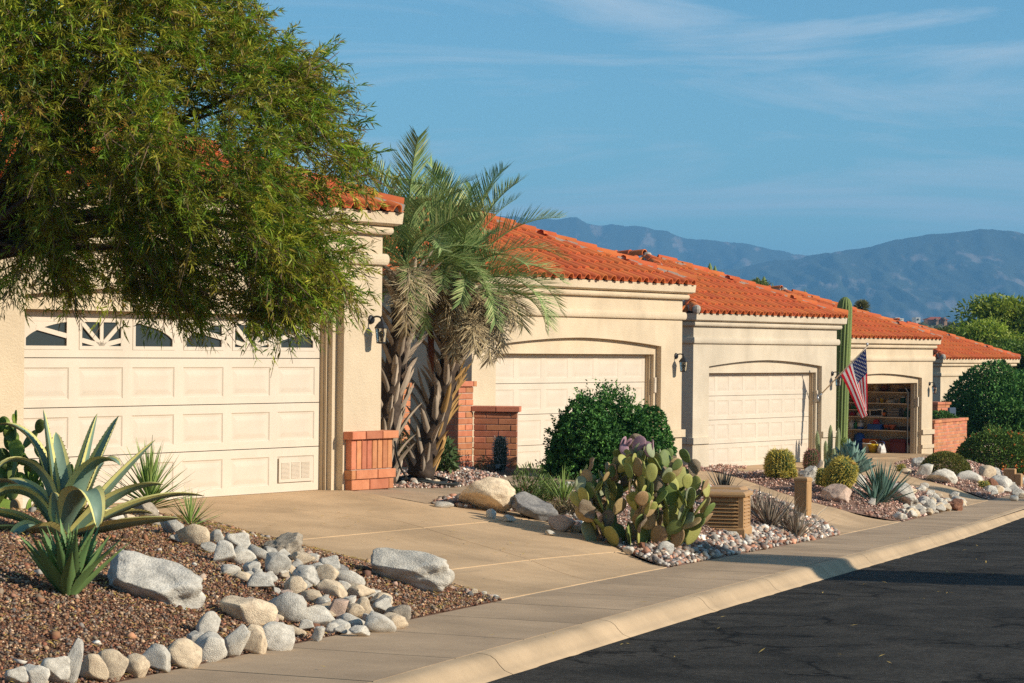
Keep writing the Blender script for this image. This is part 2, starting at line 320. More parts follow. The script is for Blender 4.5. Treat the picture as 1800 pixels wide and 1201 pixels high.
def build_roof(house, deep=9.5, left_to=3.6):
    yb = deep + OVER; mb = MB(); c = -.015
    e_ = .05; P = [(-HW-OVER+e_, -OVER+e_, EAVE+c+e_*PITCH), (OVER-e_, -OVER+e_, EAVE+c+e_*PITCH), (XC, YR, ZR+c), (XC, yb, ZR+c), (-HW-OVER+e_, yb, EAVE+c), (OVER-e_, yb, EAVE+c)]
    mb.add(P, [(0, 1, 2), (0, 2, 3, 4), (1, 5, 3, 2), (4, 3, 5), (0, 4, 5, 1)])
    roof = obj('roof', mb.mesh('roof', DECK), house)
    row = .405; nrow = int(half/CS/row) + 1; lo = []
    def put(M, big):
        j = Euler((random.gauss(0, .006), random.gauss(0, .006), random.gauss(0, .006))).to_matrix().to_4x4()
        M = M @ j @ Matrix.Translation((random.gauss(0, .004), random.gauss(0, .008), random.uniform(0, .005)))
        if big: obj('tile', TILE_ME, roof, mw=M)
        else: lo.append(M)
    for k in range(nrow):                                  # front slope, then the two sides
        d = k*row*CS; lim = half - d
        if lim < .2: continue
        for i in range(-14, 15):
            x = i*.276
            if abs(x) + (.10 if k else .02) > lim - .08: continue
            put(frame3((XC + x, -OVER + d, EAVE + d*PITCH), (1, 0, 0), (0, CS, math.sin(SL)), (0, -math.sin(SL), CS)), True)
        y = -OVER + .14
        while y < deep:
            ds = y + OVER
            if ds - .12 > d + .05:
                put(frame3((-HW - OVER + d, y, EAVE + d*PITCH), (0, -1, 0), (CS, 0, math.sin(SL)), (-math.sin(SL), 0, CS)), y < left_to)
                put(frame3((OVER - d, y, EAVE + d*PITCH), (0, 1, 0), (-CS, 0, math.sin(SL)), (math.sin(SL), 0, CS)), False)
            y += .276
    n0 = len(TILE_LO.vertices); tv = np.empty(n0*3); TILE_LO.vertices.foreach_get('co', tv); tv = np.c_[tv.reshape(-1, 3), np.ones(n0)]
    tf = np.array([p.vertices[:] for p in TILE_LO.polygons])
    V = np.concatenate([(tv @ np.array(M).T)[:, :3] for M in lo]); Fc = np.concatenate([tf + i*n0 for i in range(len(lo))])
    obj('tile_field', fastmesh('tile_field', V, Fc, TILE, smooth=True), roof, kind='stuff')
    mort = MB()
    def line(a, b):                                        # cap tiles on a hip or the ridge, on a bed of mortar
        a, b = Vector(a), Vector(b); u = (b - a).normalized(); L = (b - a).length; sd = u.cross(Vector((0, 0, 1))).normalized(); up = sd.cross(u)
        n = int(L/.40)
        for i in range(n):
            o = a + u*(i*.40 + .02) + up*(.055 + random.uniform(-.006, .006)); tl = -.03
            obj('ridge_tile', CAP_ME, roof, mw=frame3(o, sd, u, up) @ Euler((-.035 + random.gauss(0, .004), random.gauss(0, .01), random.gauss(0, .004))).to_matrix().to_4x4())
        m = frame3(a, sd, u, up)
        for i in range(n*2):
            if random.random() < .25: continue
            w_ = random.uniform(.10, .15); mort.box(-w_, w_, i*.2, i*.2 + .2, -.02, random.uniform(.07, .1), M=m)
    A, B, T = (-HW - OVER + .05, -OVER + .05, EAVE + .03), (OVER - .05, -OVER + .05, EAVE + .03), (XC, YR, ZR)
    line(A, T); line(B, T); line(T, (XC, deep + .1, ZR))
    mort.lathe([(.0, -.06), (.07, -.05), (.095, .02), (.085, .09), (.03, .12)], 10, o=(A[0] + .0, A[1] + .0, A[2] + .05)); mort.lathe([(.10, -.02), (.12, .06), (.08, .13), (.02, .15)], 10, o=(T[0], T[1] - .05, T[2] - .03))
    obj('mortar', mort.mesh('mortar', MORTAR), roof, kind='stuff')
    return roof
def door_parts(house, ncol, first, windows=False, rows=4):
    """sectional door: rails and stiles as the door itself, every raised panel or window a piece of its own"""
    y0 = R2 - .03; x0, x1 = XA + .085 + .02, XB - .085 - .02; H = ZHD + .02; sh = H/rows; mb = MB(); pitch = (x1 - x0 - .10)/ncol; xs0 = x0 + .05
    st, rt, rb = (.075 if ncol == 6 else .055), .10, .085; th = .04
    for r in range(rows):
        z = r*sh + .006; zt = (r+1)*sh - .004
        mb.box(x0, x1, y0, y0+th, z, z+rb); mb.box(x0, x1, y0, y0+th, zt-rt, zt)
        for c in range(ncol + 1):
            xc = xs0 + c*pitch; a = x0 if c == 0 else xc - st; b = x1 if c == ncol else xc + st
            mb.box(a, b, y0 + .0005, y0+th, z+rb, zt-rt)
    mb.box(x0, x1, y0+.034, y0+.06, 0, H - .001)
    door = obj('garage_door', mb.mesh('garage_door', DOORW), house)
    pw, ph = pitch - 2*st, sh - .01 - rt - rb; pm = MB()
    rings = [(i_, d_*(1 if ncol == 6 and windows else .62)) for i_, d_ in [(0, .003), (.012, .0115), (.036, .0125), (.085, .0045), (.10, .0035)]]
    A = np.array([[(i, d, i), (pw - i, d, i), (pw - i, d, ph - i), (i, d, ph - i)] for i, d in rings]); pm.grid(A, closed=True); pm.add(A[-1], [(0, 1, 2, 3)])
    pme = pm.mesh('door_panel', DOORW)
    for r in range(rows):
        for c in range(ncol):
            o = (xs0 + c*pitch + st, y0, r*sh + .006 + rb)
            if windows and r == rows - 1: continue
            if windows and r == 0 and c == ncol - 1:
                v = MB(); v.box(.02, pw-.02, -.012, .0, .03, ph-.02)
                for k in range(3):
                    xa = .06 + k*(pw - .12)/3
                    for j in range(13): v.box(xa, xa + (pw-.12)/3 - .03, -.02, -.011, .075 + j*.0155, .081 + j*.0155)
                obj('vent_grille', v.mesh('vent_grille', DOORW), door, o)
            obj('door_panel', pme, door, o)
    if windows:
        a_, b_ = 1.17, .285
        for g in range(2):
            cx = xs0 + (g*3 + 1.5)*pitch; zb = (rows-1)*sh + .006 + rb + .045
            for c in range(3):
                xl = xs0 + (g*3 + c)*pitch + st; xr = xl + pw; z0 = zb - .045; z1 = z0 + ph
                gl = MB(); gl.box(xl, xr, y0 + .018, y0 + .026, z0, z1); obj('window_pane', gl.mesh('window_pane', GLASSD), door)
                fr = MB(); e = .04; yy = (y0 - .006, y0 + .012)
                fr.box(xl, xr, *yy, z0, z0+e); fr.box(xl, xr, *yy, z1-e, z1); fr.box(xl, xl+e, *yy, z0+e, z1-e); fr.box(xr-e, xr, *yy, z0+e, z1-e)
                def slab(poly, y):
                    n = len(poly); V = [(p[0], y[0], p[1]) for p in poly] + [(p[0], y[1], p[1]) for p in poly]
                    fr.add(V, [tuple(range(n))] + [(i, i+n, (i+1) % n + n, (i+1) % n) for i in range(n)])
                xi, xj, zi, zj = xl+e, xr-e, z0+e, z1-e
                if c != 1:                                 # outside of the fan
                    q = np.linspace(xi, xj, 13)
                    for k in range(12):
                        f = [zb + b_*math.sqrt(max(0, 1 - ((t - cx)/a_)**2)) for t in (q[k], q[k+1])]
                        f = [min(max(t, zi), zj - .001) for t in f]
                        slab([(q[k], f[0]), (q[k+1], f[1]), (q[k+1], zj), (q[k], zj)], (y0 - .003, y0 + .010))
                else:
                    q = np.linspace(0, math.pi, 13); slab([(cx + .095*math.cos(t), zb - .006 + .075*math.sin(t)) for t in q], (y0 - .004, y0 + .010))
                for ang in (11, 40, 90, 140, 169):         # spokes from the hub
                    dx, dz = math.cos(math.radians(ang))*1.0, math.sin(math.radians(ang))*1.0; L = math.hypot(dx, dz); nx, nz = -dz/L*.026, dx/L*.026
                    if c == 1: ta, tb = 0, min(1, (xj - cx)/abs(dx) if abs(dx) > .01 else 1, (zj - zb)/abs(dz))
                    elif g == 0 and (c == 0) == (ang == 169) and ang in (11, 169) and not (c == 2): ta, tb = abs(((xj if c == 0 else xi) - cx)/dx), 1.0
                    elif g == 1 and ((c == 0 and ang == 169) or (c == 2 and ang == 11)): ta, tb = abs(((xj if c == 0 else xi) - cx)/dx), 1.0
                    else: continue
                    p, q2 = (cx + dx*ta, zb + dz*ta), (cx + dx*tb, zb + dz*tb)
                    slab([(p[0]+nx, p[1]+nz), (p[0]-nx, p[1]-nz), (q2[0]-nx, q2[1]-nz), (q2[0]+nx, q2[1]+nz)], (y0 - .005, y0 + .010))
                obj('window_insert', fr.mesh('window_insert', DOORW), door)
    return door
def brick_me(w, d, h):
    mb = MB(); c = .006
    A = np.array([[(c, 0, c), (w-c, 0, c), (w-c, 0, h-c), (c, 0, h-c)], [(0, c, 0), (w, c, 0), (w, c, h), (0, c, h)], [(0, d, 0), (w, d, 0), (w, d, h), (0, d, h)]])
    mb.grid(A, closed=True); mb.add(A[0], [(0, 1, 2, 3)]); mb.add(A[2], [(3, 2, 1, 0)]); return mb.mesh('brick', BRICK)
BR = {}
def brick(par, x, y, z, w, d, h, rot=0.):
    k = (round(w, 2), round(d, 2), round(h, 3))
    if k not in BR: BR[k] = brick_me(*k)
    return obj('brick', BR[k], par, (x + random.gauss(0, .001), y + random.gauss(0, .002), z), (0, 0, rot + random.gauss(0, .003)))
def brick_block(par, x0, x1, y0, y1, z0, z1, L=.40, h=.10, j=.011, cap=True, side=True):
    """coursed brick face on a mortar core: the front (low y) and, if asked, the left side"""
    core = MB(); core.box(x0 + .012, x1 - .012, y0 + .012, y1 - .001, z0, z1 - .002); obj('mortar', core.mesh('mortar', MORTAR), par)
    r = 0; z = z0
    while z + h <= z1 + .001:
        x = x0 - (L/2 if r % 2 else 0)
        while x < x1 - .02:
            a, b = max(x, x0), min(x + L - j, x1)
            if b - a > .03: brick(par, a, y0, z, b - a, .08, h - j)
            x += L
        if side:
            y = y0 + .082 + (L/2 if r % 2 else 0) - (L/2 if r % 2 else 0)
            while y < y1 - .03:
                b = min(y + L - j, y1); q = brick(par, x0, b, z, b - y, .08, h - j, -math.pi/2); q.location = (x0, b, z); q.rotation_euler = (0, 0, -math.pi/2); y += L
        z += h; r += 1
    if cap:
        x = x0 - .04
        while x < x1 + .03:
            b = min(x + L - j, x1 + .04); brick(par, x, y0 - .04, z + .001, b - x, y1 - y0 + .05, .085); x += L
LANTERN_GLASS = mat('lantern_glass', (.75, .74, .66), .12, spec=.6); LANTERN_GLASS.node_tree.nodes['Principled BSDF'].inputs['Transmission Weight'].default_value = .9
BULB = mat('lamp_bulb', (.80, .56, .12), .35)
def lantern(x, z, house, label, turn=0.):
    M0 = Matrix.Translation(house.location) @ Matrix.Rotation(HRZ, 4, 'Z') @ Matrix.Translation((x, 0, z)); t = thing('wall_lantern', label, 'wall lamp', group='wall lanterns beside the garage doors'); t.matrix_local = M0
    b = MB(); b.tube([(0, .0, .30), (0, -.025, .30)], [.06, .05], 14); obj('wall_plate', b.mesh('wall_plate', BLACK, True), t)
    a = MB(); q = np.linspace(0, math.pi, 9); a.tube([(0, -.02 - .075*(1 - math.cos(k)), .30 + .04*math.sin(k)) for k in q], .012, 8)
    a.tube([(0, -.17, .27), (0, -.17, .35)], [.015, .006], 8); obj('arm', a.mesh('arm', BLACK, True), t)
    c = MB(); c.lathe([(.012, .285), (.03, .275), (.065, .235), (.088, .20), (.088, .19), (.07, .19)], 6, o=(0, -.17, 0)); obj('cap', c.mesh('cap', BLACK), t)
    g = MB(); g.lathe([(.050, .025), (.068, .188)], 6, o=(0, -.17, 0)); obj('glass', g.mesh('glass', LANTERN_GLASS), t)
    f = MB()
    for k in range(6):
        u = k*math.pi/3; f.tube([(.055*math.cos(u), -.17 + .055*math.sin(u), .015), (.073*math.cos(u), -.17 + .073*math.sin(u), .19)], .0055, 5)
    f.lathe([(.02, .0), (.062, .008), (.062, .022), (.02, .024)], 6, o=(0, -.17, 0)); obj('frame', f.mesh('frame', BLACK), t)
    u = MB(); u.lathe([(.012, .03), (.014, .08), (.03, .11), (.028, .14), (.012, .165)], 10, o=(0, -.17, 0)); obj('bulb', u.mesh('bulb', BULB, True), t)
    return t
HL = ['cream stucco house with sunburst windows in its garage door, partly behind the big leafy tree',
      'cream stucco house with a clay tile roof behind the palms and round bush',
      'grey cream stucco house with a flag pole fixed beside its closed garage door',
      'cream stucco house with an open garage full of shelves',
      'farthest cream house with a red tiled roof behind the dark hedge-like bushes']
LL = ['black wall lantern with a yellow bulb on the pier above the brick pilaster', 'black wall lantern on the pier of the house behind the prickly pear',
      'black wall lantern half hidden by the flag pole', 'black wall lantern on the pier right of the open garage']
HOBJ = []; WALL_ME = house_wall().mesh('wall', STUCCO); WALL_ME2 = WALL_ME.copy(); WALL_ME2.materials[0] = STUCCO2
for i, (P, z) in enumerate(HOUSES):
    h = thing('house', HL[i], 'house', (P[0], P[1], z), HRZ, 'row of tiled garage houses'); HOBJ.append(h); st_ = STUCCO2 if i == 2 else STUCCO
    obj('wall', house_wall(garage=-.42).mesh('wall', st_) if i == 3 else (WALL_ME2 if i == 2 else WALL_ME), h)
    cm = MB(); sweep(cm, [(0, 3.26), (.13, 3.275), (.175, 3.30), (.187, 3.438), (0, 3.45)]); sweep(cm, band(.10, 3.16, 3.268)); obj('crown_moulding', cm.mesh('crown_moulding', st_, False), h)
    bm = MB(); sweep(bm, band(.065, 2.78, 2.925)); obj('belt_moulding', bm.mesh('belt_moulding', st_), h)
    ft = MB(); f2 = MB()
    if i == 0: ft.box(-.66, .1, -.05, .3, -.1, .6)         # core behind the pilaster's bricks
    else:
        for z0, z1, e in (((.58, .72, .06), (.16, .27, .05), (-.5, .16, .02)) if i == 3 else ((.58, .72, .06), (-.5, .58, .012))):
            ft.box(XB - .01, e, -e, R1 + e*.3, z0, z1); f2.box(-HW - e, XA + .01, -e, R1 + e*.3, z0, z1); f2.box(-HW - e, -HW + .05, R1, 8, z0, z1)
    obj('base_moulding', ft.mesh('base_moulding', st_), h)
    if i: obj('base_moulding', f2.mesh('base_moulding', st_), h)
    jb = MB(); s = .085
    for a, b in ((XB - s - .03, XB - s + .001), (XA + s - .001, XA + s + .03)): jb.box(a, b, R1 + .07, R2 + .01, 0, ZHD); jb.box(a - .012, b + .012, R1 + .11, R2 + .008, 0, ZHD - .002)
    jb.box(XA + s, XB - s, R1 + .1, R2, ZHD - .022, ZHD - .003); obj('door_jamb', jb.mesh('door_jamb', TRIM), h)
    build_roof(h)
    if i != 3: door_parts(h, 6 if i in (0, 1) else 8, 0, windows=(i == 0))
    if i in (1, 2, 3):
        k = MB(); k.box(XB - s - .005, XB - s + .055, R1 - .03, R1 + .002, 1.42, 1.70); k.box(XB - s + .005, XB - s + .045, R1 - .034, R1 - .029, 1.60, 1.68); obj('keypad', k.mesh('keypad', DOORW), h)
    if i < 4: lantern(-.22, 1.80, h, LL[i])
h1 = HOBJ[0]                                               # brick pilaster of the first house
pil = obj('pilaster', MB().mesh('pilaster', BRICK) if False else None, h1)
c = MB(); c.box(-.68, .115, -.085, .3, 0, .69); obj('mortar', c.mesh('mortar', MORTAR), pil)
for k in range(8): brick(pil, -.69 + k*.103, -.10, .255, .094, .09, .36)
for k in range(2): brick(pil, -.69, .085 + k*.103, .255, .09, .094, .36, 0)
for a, b in ((-.71, -.45), (-.44, -.12), (-.11, .20)): brick(pil, a - .02, -.15, .625, b - a, .36, .095)
for a, b in ((-.71, -.63), (-.62, -.20), (-.19, .16)): brick(pil, a, -.125, .135, b - a, .32, .11)
for a, b in ((-.69, -.34), (-.33, .04), (.05, .135)): brick(pil, a, -.105, .0, b - a, .30, .125)
# brick walls and pillars by the other houses
def free_brick(name, label, loc, rz, dims, cap=True, L=.40):
    t = thing(name, label, 'brick wall' if 'wall' in name else 'brick pillar', loc, rz); brick_block(t, *dims, L=L, cap=cap); return t
p = at(832, 822, 38.9); free_brick('brick_wall', 'low brick wall with a brick cap behind the small dark barrel cactus', (p[0], p[1], p[2] - .1), -.06, (0, .70, 0, .45, 0, 1.04))
p = at(805, 823, 38.6); free_brick('brick_pillar', 'tall brick pillar joined to the low brick wall beside the palm trunk', (p[0], p[1], p[2] - .1), HRZ, (0, .40, 0, .40, 0, 1.42))
p = at(697, 790, 39.5); free_brick('brick_pillar', 'brick pillar seen between the two palm trunks', (p[0], p[1], p[2]-.3), HRZ, (0, .36, 0, .36, 0, 1.31))
h4p = np.array(HOUSES[3][0]); z4 = HOUSES[3][1]; wd = math.atan2(.906, .423)
free_brick('brick_wall', 'brick planter wall beside the open garage', (h4p[0] + .08, h4p[1] + .05, z4 - .1), wd, (0, 3.9, 0, .3, 0, 1.0))
p = at(1648, 738, 80.5); free_brick('brick_pillar', 'brick pillar with a blue panel standing behind the planter wall', (p[0], p[1], p[2]-1.0), HRZ - .25, (0, .62, 0, .6, 0, 1.5))
# ------------------------------------------------------------------ terrain, haze, far country
def vnoise(x, y, seed=0):
    r = np.random.default_rng(seed).random((257, 257)); xi = np.floor(x).astype(int); yi = np.floor(y).astype(int); a = x - xi; b = y - yi
    a = a*a*(3-2*a); b = b*b*(3-2*b); xi %= 256; yi %= 256
    return r[xi, yi]*(1-a)*(1-b) + r[xi+1, yi]*a*(1-b) + r[xi, yi+1]*(1-a)*b + r[xi+1, yi+1]*a*b
def fbm(x, y, o=5, seed=0, ridge=False):
    s = 0; a = .5
    for k in range(o):
        n = vnoise(x*2**k + 17*k, y*2**k + 5*k, seed + k); s = s + a*((1 - np.abs(2*n - 1)) if ridge else n); a *= .5
    return s
def gridmesh(name, X, Y, Z, mats, smooth=True):
    nu, nv = X.shape; i = np.arange((nu-1)*nv).reshape(nu-1, nv)[:, :-1].ravel()
    return fastmesh(name, np.stack([X, Y, Z], -1).reshape(-1, 3), np.stack([i, i+nv, i+nv+1, i+1], 1), mats, smooth=smooth)
gxx, gyy = np.meshgrid(GX, GY, indexing='ij'); s_, w_ = sw(gxx, gyy)
obj('ground', gridmesh('ground', gxx, gyy, np.where(w_ > w_out(s_) - .3, zs(s_) - .45, gz - .035 - .16*np.exp(-np.clip(w_out(s_) - w_, 0, 9)/.8)), SOIL), kind='structure')
def hillz(r, th):
    z = np.interp(r, [0, 130, 200, 330, 600, 900, 1000, 1400, 2500, 12000], [-8, -8, -8, -7, 2., 10.3, 9.8, -12, -35, -40])
    return z + (fbm(r*np.sin(th)/90 + 50, r*np.cos(th)/90 + 50, 4, 3) - .5)*np.interp(r, [150, 400, 1000, 1500], [0, 5, 7, 2])
rr = np.concatenate([np.linspace(0, 300, 16), np.linspace(330, 1400, 60), np.geomspace(1500, 10400, 20)]); th = np.unique(np.r_[np.linspace(-math.pi, math.pi, 73), np.radians(np.linspace(0, 16, 90))])
r2, t2 = np.meshgrid(rr, th, indexing='ij')
obj('desert_terrain', gridmesh('desert_terrain', r2*np.sin(t2), r2*np.cos(t2), hillz(r2, t2), DESERT), kind='structure')
ROCKM = mat('mountain_slope', (.19, .155, .125), .95, (.035, .045, .026), 0.014, .555, .635, 15, stretch=(1, .22, 1))
px_a = [-1500, -500, 0, 500, 760, 850, 905, 950, 985, 1012, 1030, 1060, 1090, 1140, 1200, 1240, 1300, 1340, 1400, 1450, 1520, 1600, 1800, 2600, 3600]
py_a = [350, 330, 352, 372, 376, 377, 381, 385, 384.5, 382, 392, 395, 396, 399, 416, 421, 428, 436, 447, 452, 458, 470, 480, 470, 490]
px_b = [-1500, 900, 1100, 1250, 1330, 1400, 1420, 1450, 1475, 1510, 1540, 1570, 1610, 1650, 1690, 1725, 1740, 1770, 1800, 1900, 2300, 3600]
py_b = [560, 540, 505, 478, 462, 451, 447.5, 443, 440, 438, 430, 422, 416, 413, 408, 404, 404, 407, 412, 420, 395, 430]
def ridge(px, py, Rk, r0, name, seed, n=1100):
    x = np.linspace(-1400, 3500, n); y = np.interp(x, px, py); u, v = (x - 900), (y - 600.5) - ROLL*(x - 900) - VH
    zr = EYE - v/F_PX*Rk; tt = np.concatenate([np.linspace(0, 1, 150), np.linspace(1.02, 1.35, 10)])
    T, U = np.meshgrid(tt, u/F_PX, indexing='ij'); ZR_ = np.broadcast_to(zr, T.shape); Yd = r0 + (Rk - r0)*T; X = U*Yd
    wx = fbm(X/400 + 60, Yd/400 + 60, 3, seed + 3)*260; n1 = fbm((X + wx)/330 + 90, Yd/1700 + 90, 6, seed, True); n2 = fbm((X + wx)/110 + 29, Yd/520 + 29, 5, seed + 9, True); n3 = fbm(X/50 + 19, Yd/160 + 9, 3, seed + 5)
    prof = np.where(T <= 1, .10*T + .90*T**1.7, 1 - (T - 1)*1.8); amp = np.clip(T, 0, 1)*(1 - np.clip(T, 0, 1)**6)*.9
    Z = -38 + (ZR_ + 38)*prof + (n1 - .62)*190*amp + (n2 - .62)*95*amp + (n3 - .5)*12*np.clip(T*2, 0, 1) + (n3 - .5)*8
    obj(name, gridmesh(name, X, Yd, Z, ROCKM), kind='structure')
ridge(px_a, py_a, 8600, 6800, 'far_mountains', 21); ridge(px_b, py_b, 7000, 5000, 'mountains', 41)
HZ = bpy.data.materials.new('haze'); HZ.use_nodes = True; t = HZ.node_tree; t.nodes.clear()
vo = nd(t, 'ShaderNodeOutputMaterial'); pv = nd(t, 'ShaderNodeVolumePrincipled'); pv.inputs['Color'].default_value = (.22, .57, .97, 1); pv.inputs['Density'].default_value = 1.45e-4
t.links.new(pv.outputs[0], vo.inputs['Volume'])
hb = MB(); hb.box(-10900, 10900, -10900, 12500, -62, 520); obj('haze', hb.mesh('haze', HZ), kind='stuff')
# ------------------------------------------------------------------ concrete, kerb and road
def patch(name, A, B, n, m, par=None, thick=.12, material=CONC, fn=None, edgez=None):
    """slab between two edge curves A and B (callables of 0..1 -> xy), draped on the ground, with sides"""
    u = np.linspace(*n) if isinstance(n, tuple) else np.linspace(0, 1, n); v = np.linspace(*m) if isinstance(m, tuple) else np.linspace(0, 1, m)
    P = np.array([[(1-b)*np.array(A(a)) + b*np.array(B(a)) for b in v] for a in u]); Z = fn(P[..., 0], P[..., 1])
    T = np.concatenate([P, Z[..., None]], 2); mb = MB(); mb.grid(T, 0)
    for e in (T[0], T[-1][::-1], T[:, 0][::-1], T[:, -1]): mb.grid(np.array([e, e - np.array([0, 0, thick])]), 0)
    return obj(name, mb.mesh(name, material, False), par)
sidewalk = obj('sidewalk', None, None, kind='structure')
jt = MB()
smin, step, k = -6.1, 1.48, 0
s0 = smin
while s0 < 120:
    s1 = s0 + step - (.016 if k % 4 else .026)
    patch('slab', lambda a: xy(s0 + (s1 - s0)*a, w_out(s0 + (s1 - s0)*a) + .004), lambda a: xy(s0 + (s1 - s0)*a, w_kb(s0 + (s1 - s0)*a) - .012), 5, 4, sidewalk, .1, CONCW, lambda X, Y: zs(sw(X, Y)[0]) - .012*(sw(X, Y)[1] - w_out(sw(X, Y)[0])))
    s0 += step; k += 1
q = np.arange(-6, 121, .7)
jt.grid(np.array([[(*xy(a, w_out(a) - .02 + o), zs(a) - (.008 if o < .05 else .03)) for o in (-.012, .03)] for a in q]))
dj = MB(); dj.grid(np.array([[(*xy(a, w_out(a) + o), zs(a) - .03) for o in (.012, 1.18)] for a in q])); obj('joint_bed', dj.mesh('joint_bed', DECK), sidewalk)
obj('joint_filler', jt.mesh('joint_filler', JOINT), sidewalk)
CS_ = [(0, -.014), (.06, -.017), (.10, -.026), (.135, -.048), (.165, -.085), (.20, -.118), (.26, -.141), (.27, -.3)]
kerb = obj('kerb', None, None, kind='structure')
s0 = -6.
while s0 < 120:
    s1 = s0 + 3.0 - .012; km = MB(); km.grid(np.array([[(*xy(a, w_kb(a) + o), zs(a) + dz) for o, dz in CS_] for a in np.linspace(s0, s1, 6)]))
    km.grid(np.array([[(*xy(a, w_kb(a) + o), zs(a) + dz) for o, dz in CS_] for a in (s1, s1)])); obj('kerb_section', km.mesh('kerb_section', CONCK, True), kerb); s0 += 3.0
ASPH = bpy.data.materials.new('asphalt'); ASPH.use_nodes = True; t = ASPH.node_tree; b = t.nodes['Principled BSDF']; L = t.links.new
b.inputs['Roughness'].default_value = .92; b.inputs['Specular IOR Level'].default_value = .12
tc = nd(t, 'ShaderNodeTexCoord'); n1 = nd(t, 'ShaderNodeTexNoise', i_Scale=16., i_Detail=8, i_Roughness=.85); n2 = nd(t, 'ShaderNodeTexNoise', i_Scale=.9, i_Detail=6, i_Distortion=1.5)
vo_ = nd(t, 'ShaderNodeTexVoronoi', feature='DISTANCE_TO_EDGE', i_Scale=.8); nw = nd(t, 'ShaderNodeTexNoise', i_Scale=5., i_Detail=4); va = nd(t, 'ShaderNodeVectorMath', operation='MULTIPLY_ADD'); va.inputs[1].default_value = (.35, .35, .35)
L(tc.outputs['Object'], n1.inputs['Vector']); L(tc.outputs['Object'], n2.inputs['Vector']); L(tc.outputs['Object'], nw.inputs['Vector']); L(nw.outputs['Color'], va.inputs[0]); L(tc.outputs['Object'], va.inputs[2]); L(va.outputs[0], vo_.inputs['Vector'])
cr = nd(t, 'ShaderNodeValToRGB'); cr.color_ramp.elements[0].position = .35; cr.color_ramp.elements[1].position = .68; cr.color_ramp.elements[0].color = (.024, .0225, .019, 1); cr.color_ramp.elements[1].color = (.054, .049, .041, 1)
L(n2.outputs['Fac'], cr.inputs[0]); mg = nd(t, 'ShaderNodeMapRange'); mg.inputs[1].default_value = .3; mg.inputs[2].default_value = .7; mg.inputs[3].default_value = .2; mg.inputs[4].default_value = 1.9; L(n1.outputs['Fac'], mg.inputs[0])
mm = nd(t, 'ShaderNodeMix', data_type='RGBA', blend_type='MULTIPLY'); mm.inputs[0].default_value = 1; L(cr.outputs[0], mm.inputs[6]); L(mg.outputs[0], mm.inputs[7])
ck = nd(t, 'ShaderNodeMapRange'); ck.inputs[1].default_value = .0; ck.inputs[2].default_value = .035; ck.inputs[3].default_value = .12; ck.inputs[4].default_value = 1; L(vo_.outputs['Distance'], ck.inputs[0])
gate = nd(t, 'ShaderNodeTexNoise', i_Scale=.55, i_Detail=2); L(tc.outputs['Object'], gate.inputs['Vector']); gr = nd(t, 'ShaderNodeMapRange'); gr.inputs[1].default_value = .46; gr.inputs[2].default_value = .56; L(gate.outputs['Fac'], gr.inputs[0])
m2 = nd(t, 'ShaderNodeMix', data_type='RGBA', blend_type='MULTIPLY'); L(gr.outputs[0], m2.inputs[0]); L(mm.outputs[2], m2.inputs[6]); L(ck.outputs[0], m2.inputs[7]); L(m2.outputs[2], b.inputs['Base Color'])
bp = nd(t, 'ShaderNodeBump'); bp.inputs['Strength'].default_value = 1; bp.inputs['Distance'].default_value = .012; L(n1.outputs['Fac'], bp.inputs['Height']); L(bp.outputs[0], b.inputs['Normal'])
q = np.arange(-6, 121, .5); wv = np.array([0, .02, .5, 1.5, 3, 4.5, 6, 7.4, 7.42])
eg = .025*np.sin(q*7.3) + .02*np.sin(q*17.1 + 1)
Aq = np.array([[(*xy(a, w_kb(a) + .25 + (o if o > 0 else e)), zs(a) - .14 + .012*min(o, 3.5)*.6 - .012*max(0, o - 3.7)*.6) for o in wv] for a, e in zip(q, eg)])
rm = MB(); rm.grid(Aq); obj('road', rm.mesh('road', ASPH, True), kind='structure')
ob = MB(); ob.grid(np.array([[(*xy(a, w_kb(a) + 7.75 + o), zs(a) + dz) for o, dz in ((0, -.25), (.02, -.05), (.15, -.0), (1.5, .0))] for a in q])); obj('kerb', ob.mesh('kerb', CONCK), kind='structure')
ov = MB(); ov.grid(np.array([[(*xy(a, w_kb(a) + 9.25 + o), zs(a) + dz) for o, dz in ((0, -.003), (3, .1), (10, .4), (20, .6))] for a in q])); obj('verge', ov.mesh('verge', SOILP), kind='structure')
NF = -HIN                                                   # out of the garage doors, towards the street
def smooth(P, n=10):
    P = np.array(P); Q = np.vstack([2*P[0] - P[1], P, 2*P[-1] - P[-2]]); out = []
    for i in range(1, len(Q) - 2):
        for t in np.linspace(0, 1, n, endpoint=False): out.append(.5*((2*Q[i]) + (-Q[i-1] + Q[i+1])*t + (2*Q[i-1] - 5*Q[i] + 4*Q[i+1] - Q[i+2])*t*t + (-Q[i-1] + 3*Q[i] - 3*Q[i+1] + Q[i+2])*t**3))
    return np.array(out + [P[-1]])
def swp(px): s = sw(*hit(px[0], px[1], lambda X, Y: zs(sw(X, Y)[0]))[:2])[0]; return tuple(xy(s, w_out(s) - .012))
def hl(i, x, y=.32): return tuple(np.array(HOUSES[i][0]) + x*HD + y*HIN)
